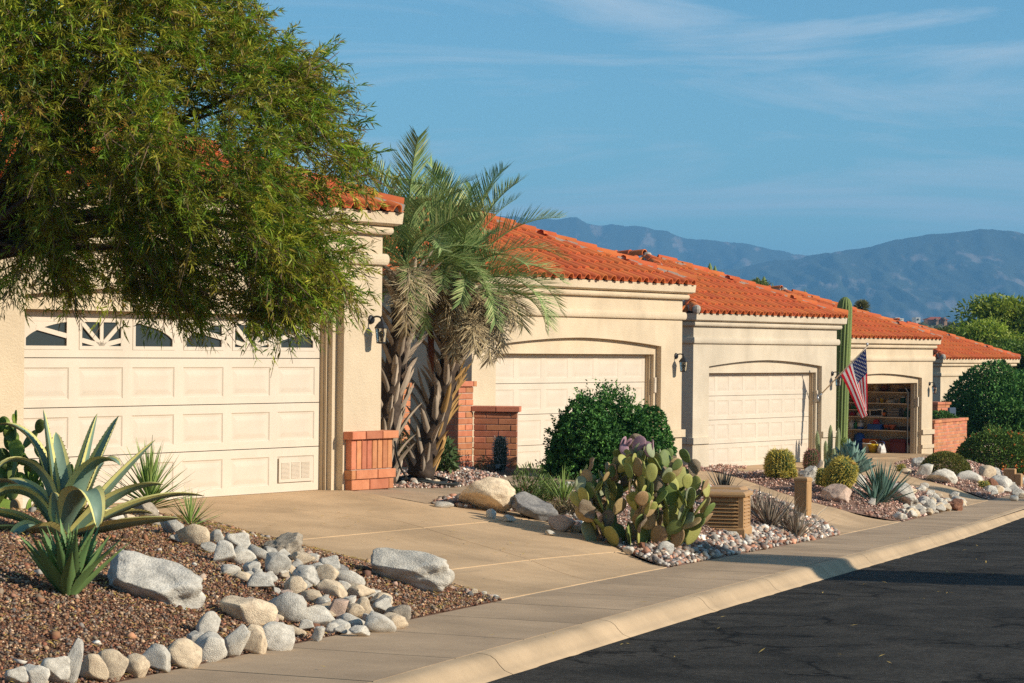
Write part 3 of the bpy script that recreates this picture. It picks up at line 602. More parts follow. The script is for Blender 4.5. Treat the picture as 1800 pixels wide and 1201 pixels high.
EDGE = {'1L': smooth([hl(0, -6.5)] + gp((330, 914), (450, 938), (640, 987), (780, 1022)) + [swp((890, 1055))]),
        '1R': smooth([hl(0, -.66)] + gp((757, 887), (900, 899), (985, 926), (1075, 957)) + [swp((1180, 998))]),
        '2L': smooth([hl(1, -6.5)] + gp((1150, 851), (1260, 862), (1340, 874), (1425, 905)) + [swp((1465, 940))]),
        '2R': smooth([hl(1, -.62)] + gp((1270, 833), (1360, 862), (1430, 884), (1500, 900)) + [swp((1590, 917))]),
        '3L': smooth([hl(2, -6.3)] + gp((1330, 828), (1400, 834), (1480, 844), (1560, 853), (1640, 870)) + [swp((1715, 890))]),
        '3R': smooth([hl(2, -.62), hl(2, -.5, -1.6)] + gp((1600, 838), (1640, 848), (1700, 864)) + [swp((1775, 880))]),
        '4L': smooth([hl(3, -6.3)] + gp((1640, 805), (1720, 816), (1790, 839)) + [tuple(xy(65, w_out(65) - .012))])}
def arc(P):
    d = np.r_[0, np.cumsum(np.hypot(*np.diff(P, axis=0).T))]; d /= d[-1]; return lambda a: np.array([np.interp(a, d, P[:, 0]), np.interp(a, d, P[:, 1])])
def drive(i, sL, sR, xl=-6.5, xr=-.62, cols=2, cuts=(0, .42, .80, 1), eL=None, eR=None):
    P = np.array(HOUSES[i][0]); zf = HOUSES[i][1]
    def curve(xloc, s):
        p0 = P + xloc*HD + HIN*(R2 + .02); p2 = xy(s, w_out(s) - .012); L_ = (p2 - p0) @ NF; p1 = p0 + NF*max(2.5, L_*.72)
        return lambda a: (1-a)**2*p0 + 2*a*(1-a)*p1 + a*a*p2
    A, B = arc(EDGE[eL]) if eL else curve(xl, sL), arc(EDGE[eR]) if eR else curve(xr, sR); dr_ = obj('driveway', None, None, kind='structure')
    p2L, p2R = xy(sL, w_out(sL)), xy(sR, w_out(sR))
    def hz(X, Y):
        s, w = sw(X, Y); k = np.clip((w_out(s) - w)/1.0, 0, 1); d0 = np.clip(((X - P[0])*NF[0] + (Y - P[1])*NF[1] + .3)/.9, 0, 1)
        return (zs(s)*(1 - k) + G(X, Y)*k)*d0 + zf*(1 - d0) + .002
    g = .004
    for r in range(len(cuts) - 1):
        for c in range(cols):
            patch('slab', A, B, (cuts[r] + g*.5, cuts[r+1] - g, 9), (c/cols + (.0012 if c else 0), (c+1)/cols - (.0012 if c < cols-1 else 0), 9), dr_, .1, CONC, hz)
    patch('joint_filler', A, B, 21, 15, dr_, .05, JOINT, lambda X, Y: hz(X, Y) - .007)
    return A, B
so_ = lambda x, y: sw(*hit(x, y, lambda X, Y: zs(sw(X, Y)[0]))[:2])[0]
DRV = [drive(0, 0, 0, cuts=(0, .50, .80, 1), eL='1L', eR='1R'), drive(1, 0, 0, eL='2L', eR='2R'), drive(2, 0, 0, eL='3L', eR='3R'), drive(3, 65., 71., eL='4L'), drive(4, 88.5, 94.5)]
def ed(k, px=None, rev=False):
    P = EDGE[k]; i = 0 if px is None else int(np.argmin(np.hypot(*(P - np.array(hit(px[0], px[1], G)[:2])).T))); P = [tuple(q) for q in P[i:]]; return P[::-1] if rev else P
def drape(name, poly, material, step, fn, dz=0., par=None, kind=None):
    q = np.array(poly); g = np.stack(np.meshgrid(np.arange(q[:, 0].min(), q[:, 0].max(), step), np.arange(q[:, 1].min(), q[:, 1].max(), step)), -1).reshape(-1, 2)
    g = g[inside(poly, g[:, 0], g[:, 1])]; g = g[pdist(poly, g[:, 0], g[:, 1]) > step*.4]; bd = []
    for i in range(len(poly)):
        a, b = q[i], q[(i+1) % len(poly)]; n = max(1, int(np.hypot(*(b-a))/step)); bd += [a + (b-a)*k/n for k in range(n)]
    nb = len(bd); V = [Vector(p) for p in bd] + [Vector(p) for p in g]
    v, _, f, *_r = delaunay_2d_cdt(V, [(i, (i+1) % nb) for i in range(nb)], [list(range(nb))], 1, 1e-6)
    v = np.array(v); z = fn(v[:, 0], v[:, 1]) + dz
    me = bpy.data.meshes.new(name); me.from_pydata(np.c_[v, z].tolist(), [], [list(x) for x in f]); me.materials.append(material); me.polygons.foreach_set('use_smooth', [True]*len(f)); me.update()
    return obj(name, me, par, kind=kind)
swl = lambda px: (lambda s: tuple(xy(s, w_out(s) - .01)))(so_(*px))
bed('mulch', ed('1L', (320, 912), True) + gp((150, 917), (-40, 925)) + [tuple(xy(18.5, -15.5)), tuple(xy(8, -15)), tuple(xy(1, -13))] + [tuple(xy(a, w_out(a) - .01)) for a in (1, 6, 10, 14, 17)], .34, 1.25)
bed('cobble', ed('1R', (757, 887), True) + gp((800, 873), (900, 863), (1000, 852), (1060, 847), (1150, 852)) + ed('2L', (1250, 861)) + [swl((1320, 969))], .13, .5)
bed('barrel', ed('2R', (1270, 834), True) + ed('3L', (1330, 828)), .24, .8)
bed('dome', ed('3R', (1605, 838), True) + gp((1572, 815), (1600, 806)) + ed('4L', (1640, 805)), .2, .8)
bed('palm', gp((685, 858), (810, 856), (892, 838), (850, 829), (770, 824), (700, 822), (676, 836)), .14, .7)
bed('shrub', gp((1192, 836), (1250, 828), (1322, 814), (1290, 806), (1230, 803), (1195, 808)), .1, .5)
drape('path', [hl(2, -.55, -1.2)] + gp((1602, 837), (1574, 815), (1600, 806), (1640, 806)) + [hl(3, -1.2, .3), hl(3, -6.2, .3)], CONC, .4, G, -.006, kind='structure')
drape('path', gp((617, 864), (757, 886), (800, 871), (900, 861), (1000, 850), (1075, 842), (1000, 830), (930, 831), (892, 837), (810, 855.5), (685, 857.5)), CONCW, .4, G, -.002, kind='structure')
for nme, mt in (('mulch', SOIL), ('cobble', SOILP), ('barrel', SOILP), ('dome', SOILP), ('palm', SOILP), ('shrub', SOILP)):
    drape('planting_bed', BEDS[nme][0], mt, .22, GM, -.012, kind='structure')
# gravel: every stone real, joined per bed
OCT_V = np.array([(1, 0, 0), (-1, 0, 0), (0, 1, 0), (0, -1, 0), (0, 0, 1), (0, 0, -1)], float); OCT_F = np.array([(0, 2, 4), (2, 1, 4), (1, 3, 4), (3, 0, 4), (2, 0, 5), (1, 2, 5), (3, 1, 5), (0, 3, 5)])
CUB_V = np.array([(x, y, z) for x in (-.7, .7) for y in (-.7, .7) for z in (-.7, .7)]); CUB_F3 = np.array([(0, 1, 3), (0, 3, 2), (4, 6, 7), (4, 7, 5), (0, 4, 5), (0, 5, 1), (2, 3, 7), (2, 7, 6), (0, 2, 6), (0, 6, 4), (1, 5, 7), (1, 7, 3)])
def rots(n):
    q = rng.normal(size=(n, 4)); q /= np.linalg.norm(q, axis=1)[:, None]; w, x, y, z = q.T
    return np.stack([np.stack([1-2*(y*y+z*z), 2*(x*y-w*z), 2*(x*z+w*y)], -1), np.stack([2*(x*y+w*z), 1-2*(x*x+z*z), 2*(y*z-w*x)], -1), np.stack([2*(x*z-w*y), 2*(y*z+w*x), 1-2*(x*x+y*y)], -1)], 1)
STONES = mat('gravel', (1, 1, 1), .9, attr=True)
def scatter(poly, n, keep=None):
    q = np.array(poly); out = []; m = 0
    for _ in range(40):
        P = rng.uniform(q.min(0), q.max(0), (n*3, 2)); P = P[np.abs(F_PX*P[:, 0]/P[:, 1]) < 1000]; P = P[inside(poly, P[:, 0], P[:, 1])]
        if keep is not None: P = P[keep(P[:, 0], P[:, 1])]
        out.append(P); m += len(P)
        if m >= n: break
    return np.concatenate(out)[:n]
def gravel(name, P, rad, pal, cubes=False, flat=.75, lift=.3, vary=.35):
    n = len(P); BV, BF = (CUB_V, CUB_F3) if cubes else (OCT_V, OCT_F); r = rng.uniform(rad[0], rad[1], n)*np.exp(rng.normal(0, .25, n))
    sc = r[:, None]*np.stack([rng.uniform(.8, 1.35, n), rng.uniform(.7, 1.0, n), rng.uniform(.5, .9, n)], 1)
    V = BV[None]*sc[:, None]*(1 + rng.uniform(-.22, .22, (n, len(BV), 1))); V = np.einsum('nij,nkj->nki', rots(n), V); V[:, :, 2] *= flat
    V += np.stack([P[:, 0], P[:, 1], GM(P[:, 0], P[:, 1]) + r*lift], 1)[:, None]
    pal = np.array(pal); c = pal[rng.integers(0, len(pal), n)]*np.exp(rng.normal(0, vary, (n, 1)))
    Fc = (BF[None] + (np.arange(n)*len(BV))[:, None, None]).reshape(-1, 3)
    return obj(name, fastmesh(name, V.reshape(-1, 3), Fc, STONES, np.repeat(c, len(BF), 0)), kind='stuff')
MUL = [(.23, .11, .06), (.15, .08, .055), (.30, .15, .08), (.40, .26, .15), (.16, .125, .10), (.20, .08, .045), (.27, .135, .07), (.34, .25, .17)]
PNK = [(.46, .28, .20), (.38, .20, .14), (.53, .36, .27), (.34, .19, .13), (.58, .45, .36), (.42, .25, .20)]
COB = [(.35, .22, .16), (.42, .38, .32), (.24, .20, .165), (.55, .50, .42), (.40, .20, .125), (.30, .26, .23), (.48, .36, .26)]
gravel('gravel', scatter(BEDS['mulch'][0], 70000), (.008, .0155), MUL)
gravel('gravel', scatter(BEDS['mulch'][0], 260), (.02, .032), MUL + COB, True, .8, .4)
Bq = BEDS['cobble'][0]; edge_in = lambda d: (lambda X, Y: pdist(Bq, X, Y) < d)
gravel('gravel', scatter(Bq, 9000), (.013, .024), PNK + COB)
gravel('river_pebbles', scatter(Bq, 5200, lambda X, Y: (pdist(Bq, X, Y) < .55) & (sw(X, Y)[1] > -10.2)), (.02, .042), COB, True, .8, .35)
gravel('gravel', scatter(BEDS['barrel'][0], 9000), (.017, .03), PNK); gravel('gravel', scatter(BEDS['dome'][0], 7000), (.02, .034), PNK)
gravel('gravel', scatter(BEDS['palm'][0], 4500), (.015, .03), PNK + COB); gravel('gravel', scatter(BEDS['shrub'][0], 2500), (.018, .032), PNK)
LITTER = mat('dry_leaves', (.72, .52, .13), .8, (.52, .33, .08), 40, rnd=.2)
def litter(name, P, fn, rad):
    n = len(P); V = np.array([(-1, 0, 0), (0, -.16, .05), (1, 0, 0), (0, .16, .05)])[None]*rng.uniform(rad[0], rad[1], n)[:, None, None]
    a = rng.uniform(0, 6.28, n); c, s = np.cos(a), np.sin(a); X = V[..., 0]*c[:, None] - V[..., 1]*s[:, None]; Y = V[..., 0]*s[:, None] + V[..., 1]*c[:, None]
    t_ = rng.normal(0, .35, n); Z = V[..., 2] + V[..., 0]*t_[:, None]*.4; V = np.stack([X + P[:, :1], Y + P[:, 1:], Z + (fn(P[:, 0], P[:, 1]))[:, None]], -1)
    obj(name, fastmesh(name, V.reshape(-1, 3), np.arange(n*4).reshape(n, 4), LITTER), kind='stuff')
litter('fallen_leaves', scatter(BEDS['mulch'][0], 6500), lambda X, Y: GM(X, Y) + .022, (.018, .04))
dpoly = [tuple(DRV[0][0](a)) for a in np.linspace(0, 1, 8)] + [tuple(DRV[0][1](a)) for a in np.linspace(1, 0, 8)]
litter('fallen_leaves', scatter(dpoly, 60), lambda X, Y: G(X, Y) + .022, (.03, .05))
rp = [tuple(xy(a, b)) for a, b in ((12, -5.9), (40, -6), (40, -1.5), (12, -1.5))]
litter('fallen_leaves', scatter(rp, 70), lambda X, Y: np.where(sw(X, Y)[1] > w_kb(sw(X, Y)[0]) + .26, zs(sw(X, Y)[0]) - .105, zs(sw(X, Y)[0]) + .012), (.025, .05))
# ------------------------------------------------------------------ rocks
from mathutils import noise as mnoise
import bmesh
def granite(name, col, dark, speck=.5):
    m = mat(name, col, .92, dark, 3.2, .34, .62, 7, bump=.55, bscale=20, bdist=.03, rnd=.10); t = m.node_tree; b = t.nodes['Principled BSDF']; L = t.links.new
    src = b.inputs['Base Color'].links[0].from_socket; tc = nd(t, 'ShaderNodeTexCoord'); n = nd(t, 'ShaderNodeTexNoise', i_Scale=75., i_Detail=3); L(tc.outputs['Object'], n.inputs['Vector'])
    r = nd(t, 'ShaderNodeMapRange'); r.inputs[1].default_value = .36; r.inputs[2].default_value = .5; r.inputs[3].default_value = 1 - speck; r.inputs[4].default_value = 1.06; L(n.outputs['Fac'], r.inputs[0])
    mx = nd(t, 'ShaderNodeMix', data_type='RGBA', blend_type='MULTIPLY'); mx.inputs[0].default_value = 1; L(src, mx.inputs[6]); L(r.outputs[0], mx.inputs[7]); L(mx.outputs[2], b.inputs['Base Color']); return m
GW = granite('pale_granite', (.80, .73, .60), (.54, .49, .40), .45); GG = granite('grey_granite', (.68, .63, .53), (.41, .38, .32), .45); GT = granite('tan_stone', (.84, .67, .45), (.56, .43, .29), .3)
GP = granite('pink_stone', (.70, .50, .37), (.52, .39, .30), .35); GR = granite('rust_stone', (.34, .16, .09), (.22, .10, .06), .3); GD = granite('slate_stone', (.33, .31, .28), (.17, .165, .16), .5); GBR = granite('brown_granite', (.52, .44, .33), (.29, .24, .18), .45)
def rock_me(sub, seed, rough=.22, cuts=5, box=.0):
    bm = bmesh.new(); bmesh.ops.create_icosphere(bm, subdivisions=sub, radius=1.0); r = random.Random(seed); off = Vector((r.uniform(-50, 50), r.uniform(-50, 50), r.uniform(-50, 50)))
    pl = [(Vector((r.gauss(0, 1), r.gauss(0, 1), r.gauss(0, 1))).normalized(), r.uniform(.42, .74)) for _ in range(cuts)]
    for v in bm.verts:
        p = v.co.copy()
        if box: p = Vector([math.copysign(abs(c)**(1 - box), c) for c in p])
        for n, d in pl:
            k = p.dot(n)
            if k > d: p -= n*(k - d)*.97
        k = 1 + rough*mnoise.noise(p*1.1 + off) + rough*.45*mnoise.noise(p*2.7 + off) + (rough*.2*mnoise.noise(p*7 + off) if sub > 2 else 0)
        v.co = p*k
    me = bpy.data.meshes.new('rock'); bm.to_mesh(me); bm.free(); me.materials.append(GW); me.polygons.foreach_set('use_smooth', [True]*len(me.polygons)); return me
ROCKS = [rock_me(3, k, .15, 7 + k % 8, .22 if k % 3 == 0 else 0) for k in range(20)]
def rock(x, y, w, h, m, label, group=None, me=None, sink=.22, rz=None, tilt=0., depth=.75, name='rock', Yd=None):
    """x, y: middle of the foot in the photograph; w, h: size in photo pixels"""
    p = gnd(x, y) if Yd is None else at(x, y, Yd); k = p[1]/F_PX; W_, H_ = w*k, h*k; me = me or random.choice(ROCKS)
    if 'ext' not in me: c = np.array([v.co[:] for v in me.vertices]); me['ext'] = [float(np.ptp(c[:, i])) for i in range(3)]
    e = me['ext']; d_ = W_*depth; Ht = H_/(1 - sink)
    o = obj(name, me, None, (p[0], p[1] + d_*.42, p[2] + Ht*.5 - Ht*sink*.85), (random.gauss(0, .08), tilt + random.gauss(0, .06), random.gauss(0, .2) if rz is None else rz), scale=(W_*1.04/e[0], d_/e[1], Ht/e[2]))
    o.material_slots[0].link = 'OBJECT'; o.material_slots[0].material = m
    return tag(o, label, 'rock', group)
BIG = [rock_me(5, 100 + k, *a) for k, a in enumerate([(.20, 4), (.30, 3), (.24, 7, .25), (.22, 5), (.16, 3), (.2, 8, .2)])]
rock(238, 1050, 172, 72, GG, 'large flat grey boulder sunk in the gravel beside the spiky green agave', me=BIG[2], tilt=.40, depth=1.0, sink=.42, rz=.2, name='boulder')
rock(700, 1027, 150, 62, GW, 'long pale boulder lying by the driveway edge in front of gravel', me=BIG[2], tilt=.13, depth=.6, sink=.22, rz=-.1, name='boulder')
rock(856, 900, 98, 58, GT, 'big rounded tan boulder where path and driveway meet', me=BIG[4], depth=.85, sink=.08, name='boulder')
rock(948, 916, 80, 44, GD, 'dark blue-grey boulder in shade beside the tan boulder', me=BIG[3], depth=.8, tilt=.15, sink=.12, name='boulder')
rock(985, 934, 48, 25, GP, 'flat pinkish rock in front of the dark boulder', sink=.15)
rock(503, 978, 70, 40, GBR, 'brown rough upright rock standing at the driveway side of the rock heap', me=BIG[1], depth=.8, name='boulder')
rock(1478, 882, 52, 32, GP, 'pinkish white boulder in front of the leaning golden barrel cactus', me=BIG[5], sink=.1, name='boulder')
rock(1594, 890, 62, 36, GW, 'sloping pale boulder right of the blue-green agave, above the white stones', me=BIG[0], tilt=.5, sink=.2, name='boulder')
rock(1424, 848, 34, 30, GG, 'grey veined boulder beside the round golden barrel cactus', me=BIG[1], sink=.15, name='boulder')
rock(1442, 830, 13, 20, GT, 'small upright tan stone behind the grey veined boulder'); rock(1512, 858, 22, 24, GW, 'white stone tucked between barrel cactus and agave')
rock(1532, 889, 16, 12, GW, 'small white stone at the foot of the blue-green agave'); rock(1626, 836, 32, 18, GW, 'rounded pale boulder at the front tip of the dome shrub'); rock(1658, 850, 54, 24, GW, 'long pale boulder in front of the dome shrub', me=BIG[4], tilt=.2, name='boulder')
rock(1708, 848, 50, 16, GW, 'flat white rock right of the long pale boulder', sink=.15); rock(1734, 840, 30, 20, GT, 'rounded tan boulder left of the tan pedestal'); rock(1752, 842, 20, 18, GG, 'grey rock touching the tan pedestal')
rock(1768, 862, 40, 26, GG, 'grey rounded boulder below the tan pedestal'); rock(1796, 852, 18, 12, GG, 'grey stone at the far bed beside the tan pedestal'); rock(1744, 862, 22, 20, GR, 'rust coloured split rock by the small yellow cactus')
rock(1612, 822, 22, 18, GG, 'blocky grey-blue rock on the driveway edge behind the dome shrub', me=BIG[2]); rock(1592, 832, 22, 8, GT, 'low tan rock at the gravel tip right of the agave')
rock(1684, 898, 30, 22, GR, 'rust and white split rock on the white stone edging', me=BIG[1], sink=.1); rock(1634, 900, 24, 22, GG, 'round dark grey stone among the white edging stones', me=BIG[4], sink=.1)
rock(790, 828, 30, 17, GT, 'tan rock lying in gravel at the foot of the leaning palm'); rock(866, 826, 28, 9, GD, 'flat dark stone at the foot of the low brick wall'); rock(1296, 943, 30, 14, GW, 'smooth pale stone lying against the louvred utility box')
rock(1278, 932, 26, 16, GG, 'grey stone between prickly pear and louvred box'); rock(1103, 972, 20, 14, GW, 'white pebble at the prickly pear foot beside the driveway'); rock(1130, 966, 16, 14, GR, 'orange red stone under the prickly pear')
rock(1172, 975, 30, 22, GG, 'grey stone in the shadow under the prickly pear'); rock(775, 893, 34, 10, GG, 'flat grey stone at the path corner by the tan boulder'); rock(866, 912, 18, 18, GW, 'small white angular rock at the driveway edge below the tan boulder')
rock(892, 918, 26, 12, GW, 'white flat stone at the driveway edge below the dark boulder'); rock(965, 942, 20, 9, GW, 'little white stone at the driveway edge in front of pink rock'); rock(1009, 936, 22, 12, GT, 'little tan stone right of the flat pinkish rock')
ordn = ['first', 'second', 'third', 'fourth', 'fifth', 'sixth', 'seventh', 'eighth', 'ninth', 'tenth', 'eleventh', 'twelfth', 'thirteenth', 'fourteenth']
LOOK = {id(GW): 'pale', id(GG): 'grey', id(GT): 'tan', id(GP): 'pinkish', id(GR): 'rust brown', id(GD): 'dark grey', id(GBR): 'brown'}
for k, (x, y, w, h, m, tl) in enumerate([(28, 1207, 40, 32, GW, .2), (60, 1205, 50, 40, GW, .3), (95, 1204, 52, 48, GW, .35), (128, 1203, 30, 70, GG, .45), (160, 1200, 56, 46, GT, .35), (195, 1194, 62, 46, GT, .4), (246, 1190, 42, 38, GT, .3),
        (270, 1181, 54, 46, GW, .35), (325, 1174, 62, 46, GT, .25), (368, 1162, 56, 52, GW, .3), (411, 1157, 38, 56, GW, .4), (447, 1149, 46, 42, GT, .25), (487, 1144, 66, 46, GW, .1)]):
    rock(x, y, w*1.03, h*1.03, m, f'{LOOK[id(m)]} edging stone leaning along the pavement, {ordn[k]} counted from the near end of the row', 'edging stones along the pavement', tilt=tl, depth=.6, sink=.12)
rock(343, 1140, 34, 36, GW, 'slim white stone wedged behind the edging row', 'edging stones along the pavement', tilt=.5); rock(366, 1121, 38, 44, GW, 'pale stone standing alone in the gravel above the edging row', 'edging stones along the pavement', tilt=.35)
HEAP = [(435, 1098, 84, 46, GT), (503, 1094, 64, 48, GG), (560, 1102, 56, 34, GW), (620, 1105, 40, 20, GW), (660, 1112, 48, 27, GW), (690, 1105, 42, 25, GT), (700, 1094, 40, 30, GBR), (672, 1085, 30, 27, GW), (671, 1066, 38, 20, GT), (620, 1085, 26, 20, GT),
        (637, 1085, 27, 34, GT), (590, 1087, 36, 28, GP), (583, 1050, 45, 22, GT), (610, 1033, 56, 26, GW), (628, 1052, 48, 22, GT), (571, 1030, 36, 30, GT), (534, 1032, 40, 33, GG), (580, 1008, 34, 26, GG), (528, 994, 44, 20, GT), (582, 1115, 24, 17, GW), (630, 1119, 32, 16, GW),
        (598, 1114, 34, 20, GG), (557, 1127, 20, 22, GW), (390, 991, 34, 34, GW), (417, 974, 42, 32, GW), (365, 973, 26, 16, GW), (380, 955, 24, 22, GW), (340, 960, 54, 35, GT), (297, 940, 42, 33, GG), (248, 908, 46, 27, GBR), (194, 916, 38, 20, GW), (421, 994, 40, 26, GW), (452, 985, 32, 22, GG),
        (442, 1012, 28, 26, GW), (480, 1010, 40, 32, GG), (517, 1046, 36, 32, GT), (453, 1037, 42, 26, GG), (499, 976, 26, 14, GP), (548, 1060, 40, 20, GT), (470, 1030, 30, 20, GW), (400, 1012, 30, 16, GW), (425, 1022, 32, 14, GT), (505, 1012, 26, 18, GT), (555, 1010, 28, 18, GW), (600, 1010, 24, 14, GD), (545, 990, 26, 14, GW),
        (520, 1120, 30, 16, GT), (500, 1128, 26, 14, GR), (648, 1095, 24, 14, GG), (655, 1048, 22, 12, GW), (610, 1066, 26, 14, GW), (565, 1068, 26, 16, GG), (310, 955, 22, 14, GW), (270, 925, 24, 14, GW), (225, 918, 24, 14, GT), (550, 1110, 22, 14, GR), (575, 1076, 24, 14, GT)]
RANK = ['closest', 'second closest', 'third closest', 'fourth closest', 'fifth closest', 'sixth closest', 'seventh closest', 'eighth closest', 'ninth closest', 'tenth closest', 'eleventh closest', 'twelfth closest'] + [q + ' closest' for q in 'thirteenth fourteenth fifteenth sixteenth seventeenth eighteenth nineteenth twentieth'.split()] + ['farthest']
def ranks(items, marks, what):                             # items: (x, y, colour word) -> a label for each: its colour and how close it lies to the nearest landmark
    out = [None]*len(items); by = {}
    for i, (x, y, c) in enumerate(items):
        d = [(math.hypot(x - mx, (y - my)*1.8), nm) for mx, my, nm in marks]; k = min(d); by.setdefault((c, k[1]), []).append((k[0], i))
    for (c, nm), v in by.items():
        for r_, (_, i) in enumerate(sorted(v)): out[i] = f'{c} {what}, {RANK[min(r_, len(RANK)-1)]} of its colour to {nm}'
    return out
HEAP = [(x, y, w*1.16, h*1.14, m) for x, y, w, h, m in HEAP]; hp_ = [(385, 965), (440, 952), (560, 985), (600, 1012), (690, 1062), (715, 1092), (640, 1114), (540, 1124), (430, 1092), (475, 1040), (405, 1000)]; r5 = random.Random(5)
while len(HEAP) < 112:
    x, y = r5.uniform(385, 715), r5.uniform(952, 1124)
    if inside(hp_, np.array([x]), np.array([y]))[0]: w = r5.uniform(14, 30); HEAP.append((x, y, w, w*r5.uniform(.55, .8), r5.choice([GW, GW, GG, GT, GG, GP])))
HL_ = ranks([(x, y, LOOK[id(m)]) for x, y, w, h, m in HEAP], [(430, 960, 'the driveway bend'), (480, 1060, 'the big tan heap stone'), (610, 1060, 'the middle of the heap'), (503, 965, 'the upright brown rock'), (700, 1010, 'the long pale boulder'), (262, 900, 'the yucca'), (455, 1146, 'the edging row'), (318, 1030, 'the flat boulder'), (710, 1095, 'the pavement corner')], 'heap stone')
for k, (x, y, w, h, m) in enumerate(HEAP):
    rock(x, y, w, h, m, HL_[k], f'{LOOK[id(m)]} stones of the near rock heap', tilt=random.uniform(-.1, .3), sink=.1)
def line_rocks(n, a, b, spread, wr, mats, label, group):   # stones strewn along a line of the photograph
    todo = []
    for k in range(n):
        u = (k + random.random())/n; x = a[0] + (b[0]-a[0])*u + random.gauss(0, spread[0]); y = a[1] + (b[1]-a[1])*u + random.gauss(0, spread[1]); w = random.uniform(*wr); m = random.choice(mats)
        todo.append((x, y, w, w*random.uniform(.45, .75), m))
    LINE.append((todo, label, group))
LINE = []
random.seed(3)
line_rocks(26, (1580, 914), (1700, 889), (3, 2.5), (13, 24), [GW, GW, GW, GT], 'river stone', 'edging stones of the far cactus bed')
line_rocks(20, (1580, 900), (1690, 880), (6, 5), (12, 22), [GW, GW, GT, GG], 'river stone', 'edging stones of the far cactus bed')
line_rocks(12, (1610, 862), (1650, 880), (6, 6), (10, 18), [GW, GT, GW], 'river stone', 'edging stones of the far cactus bed')
line_rocks(14, (1745, 868), (1806, 874), (6, 4), (12, 24), [GG, GW, GG, GT], 'stone', 'stones edging the farthest bed')
line_rocks(8, (1440, 838), (1462, 850), (6, 4), (8, 14), [GG, GW], 'little stone', 'stones between the golden barrel cacti')
line_rocks(12, (770, 1030), (880, 1056), (4, 2.5), (9, 17), [GW, GP, GR, GD, GT], 'small stone', 'small stones at the near gravel tip')
line_rocks(9, (700, 852), (770, 848), (6, 2), (9, 14), [GW, GP, GT], 'small palm bed stone', 'small stones edging the palm bed')
MARK = {'river stone': [(1715, 888, 'the far tip of the bed'), (1580, 914, 'the near tip of the bed'), (1684, 890, 'the rust and white split rock'), (1634, 892, 'the round dark grey stone'), (1594, 880, 'the sloping boulder'), (1549, 884, 'the sword agave')], 'stone': [(1768, 855, 'the boulder under the tan pedestal'), (1744, 858, 'the rust split rock')], 'little stone': [(1424, 840, 'the grey veined boulder')], 'small stone': [(700, 1020, 'the long pale boulder'), (888, 1056, 'the gravel tip')], 'small palm bed stone': [(690, 850, 'the brick pilaster')]}
for grp in sorted({g for _, _, g in LINE}):
    al = [(q, lb) for td, lb, g in LINE if g == grp for q in td]; ls = ranks([(q[0], q[1], LOOK[id(q[4])]) for q, _ in al], MARK[al[0][1]], al[0][1])
    for (q, lb), l in zip(al, ls): rock(*q, l, grp, sink=.15)
# ------------------------------------------------------------------ utility boxes and pedestals
UTIL = mat('tan_utility_paint', (.46, .27, .115), .55, (.42, .24, .10), 4, spec=.4)
def bevbox(mb, x0, x1, y0, y1, z0, z1, c=.02):
    A = [[(x0+i, y0+i, z), (x1-i, y0+i, z), (x1-i, y1-i, z), (x0+i, y1-i, z)] for i, z in ((c, z0), (0, z0+c*.3), (0, z1-c), (c*.4, z1-c*.4), (c, z1))]
    mb.grid(np.array(A), closed=True); mb.add(A[-1], [(0, 1, 2, 3)]); mb.add(A[0], [(3, 2, 1, 0)])
p = gnd(1306, 947); p[2] -= .03; ub = thing('utility_box', 'tan louvred utility box with a lid right of the prickly pear', 'utility box', p, -.26); w_, d_ = .52, .56
m = MB(); bevbox(m, -w_-.02, .02, -.02, d_+.02, 0, .17, .03); obj('base', m.mesh('base', UTIL), ub)
m = MB(); bevbox(m, -w_-.03, .03, -.03, d_+.03, .55, .62, .035); obj('lid', m.mesh('lid', UTIL), ub)
m = MB(); m.box(-w_+.03, -.03, .03, d_-.03, .15, .56)
for x, y in ((-w_, 0), (-.07, 0), (-w_, d_-.07), (-.07, d_-.07)): bevbox(m, x, x+.07, y, y+.07, .15, .56, .012)
obj('body', m.mesh('body', UTIL), ub)
for k in range(8):
    z = .175 + k*.046
    m = MB(); V = [(-w_+.06, -.012, z), (-.06, -.012, z), (-.06, .03, z+.042), (-w_+.06, .03, z+.042)]; m.add(V + [(a, b+.008, c-.006) for a, b, c in V], [(0, 1, 2, 3), (4, 5, 1, 0), (7, 6, 5, 4)]); obj('louvre', m.mesh('louvre', UTIL), ub)
    m = MB(); V = [(.012, .06, z), (.012, d_-.06, z), (-.03, d_-.06, z+.042), (-.03, .06, z+.042)]; m.add(V + [(a-.008, b, c-.006) for a, b, c in V], [(0, 1, 2, 3), (4, 5, 1, 0), (7, 6, 5, 4)]); obj('louvre', m.mesh('louvre', UTIL), ub)
p = gnd(1300, 905); ub = thing('utility_box', 'smaller tan box with a flat lid just behind the louvred utility box', 'utility box', p, -.26)
m = MB(); bevbox(m, -.44, 0, 0, .5, -.1, .30, .02); obj('body', m.mesh('body', UTIL), ub); m = MB(); bevbox(m, -.47, .03, -.03, .53, .29, .38, .045); obj('lid', m.mesh('lid', UTIL), ub)
p = gnd(1411, 908); ub = thing('utility_pedestal', 'tan square utility post standing in the spiky grey aloes', 'utility post', p, -.5)
m = MB(); bevbox(m, -.10, .10, -.10, .10, -.1, .56, .02); m.box(-.06, .06, -.105, -.098, 0, .5); m.box(.098, .105, -.06, .06, 0, .5); obj('body', m.mesh('body', UTIL), ub); m = MB(); bevbox(m, -.11, .11, -.11, .11, .53, .60, .03); obj('cap', m.mesh('cap', UTIL), ub)
p = gnd(1778, 850); ub = thing('utility_pedestal', 'short tan utility pedestal with a stepped top between grey boulders', 'utility post', p, -.4)
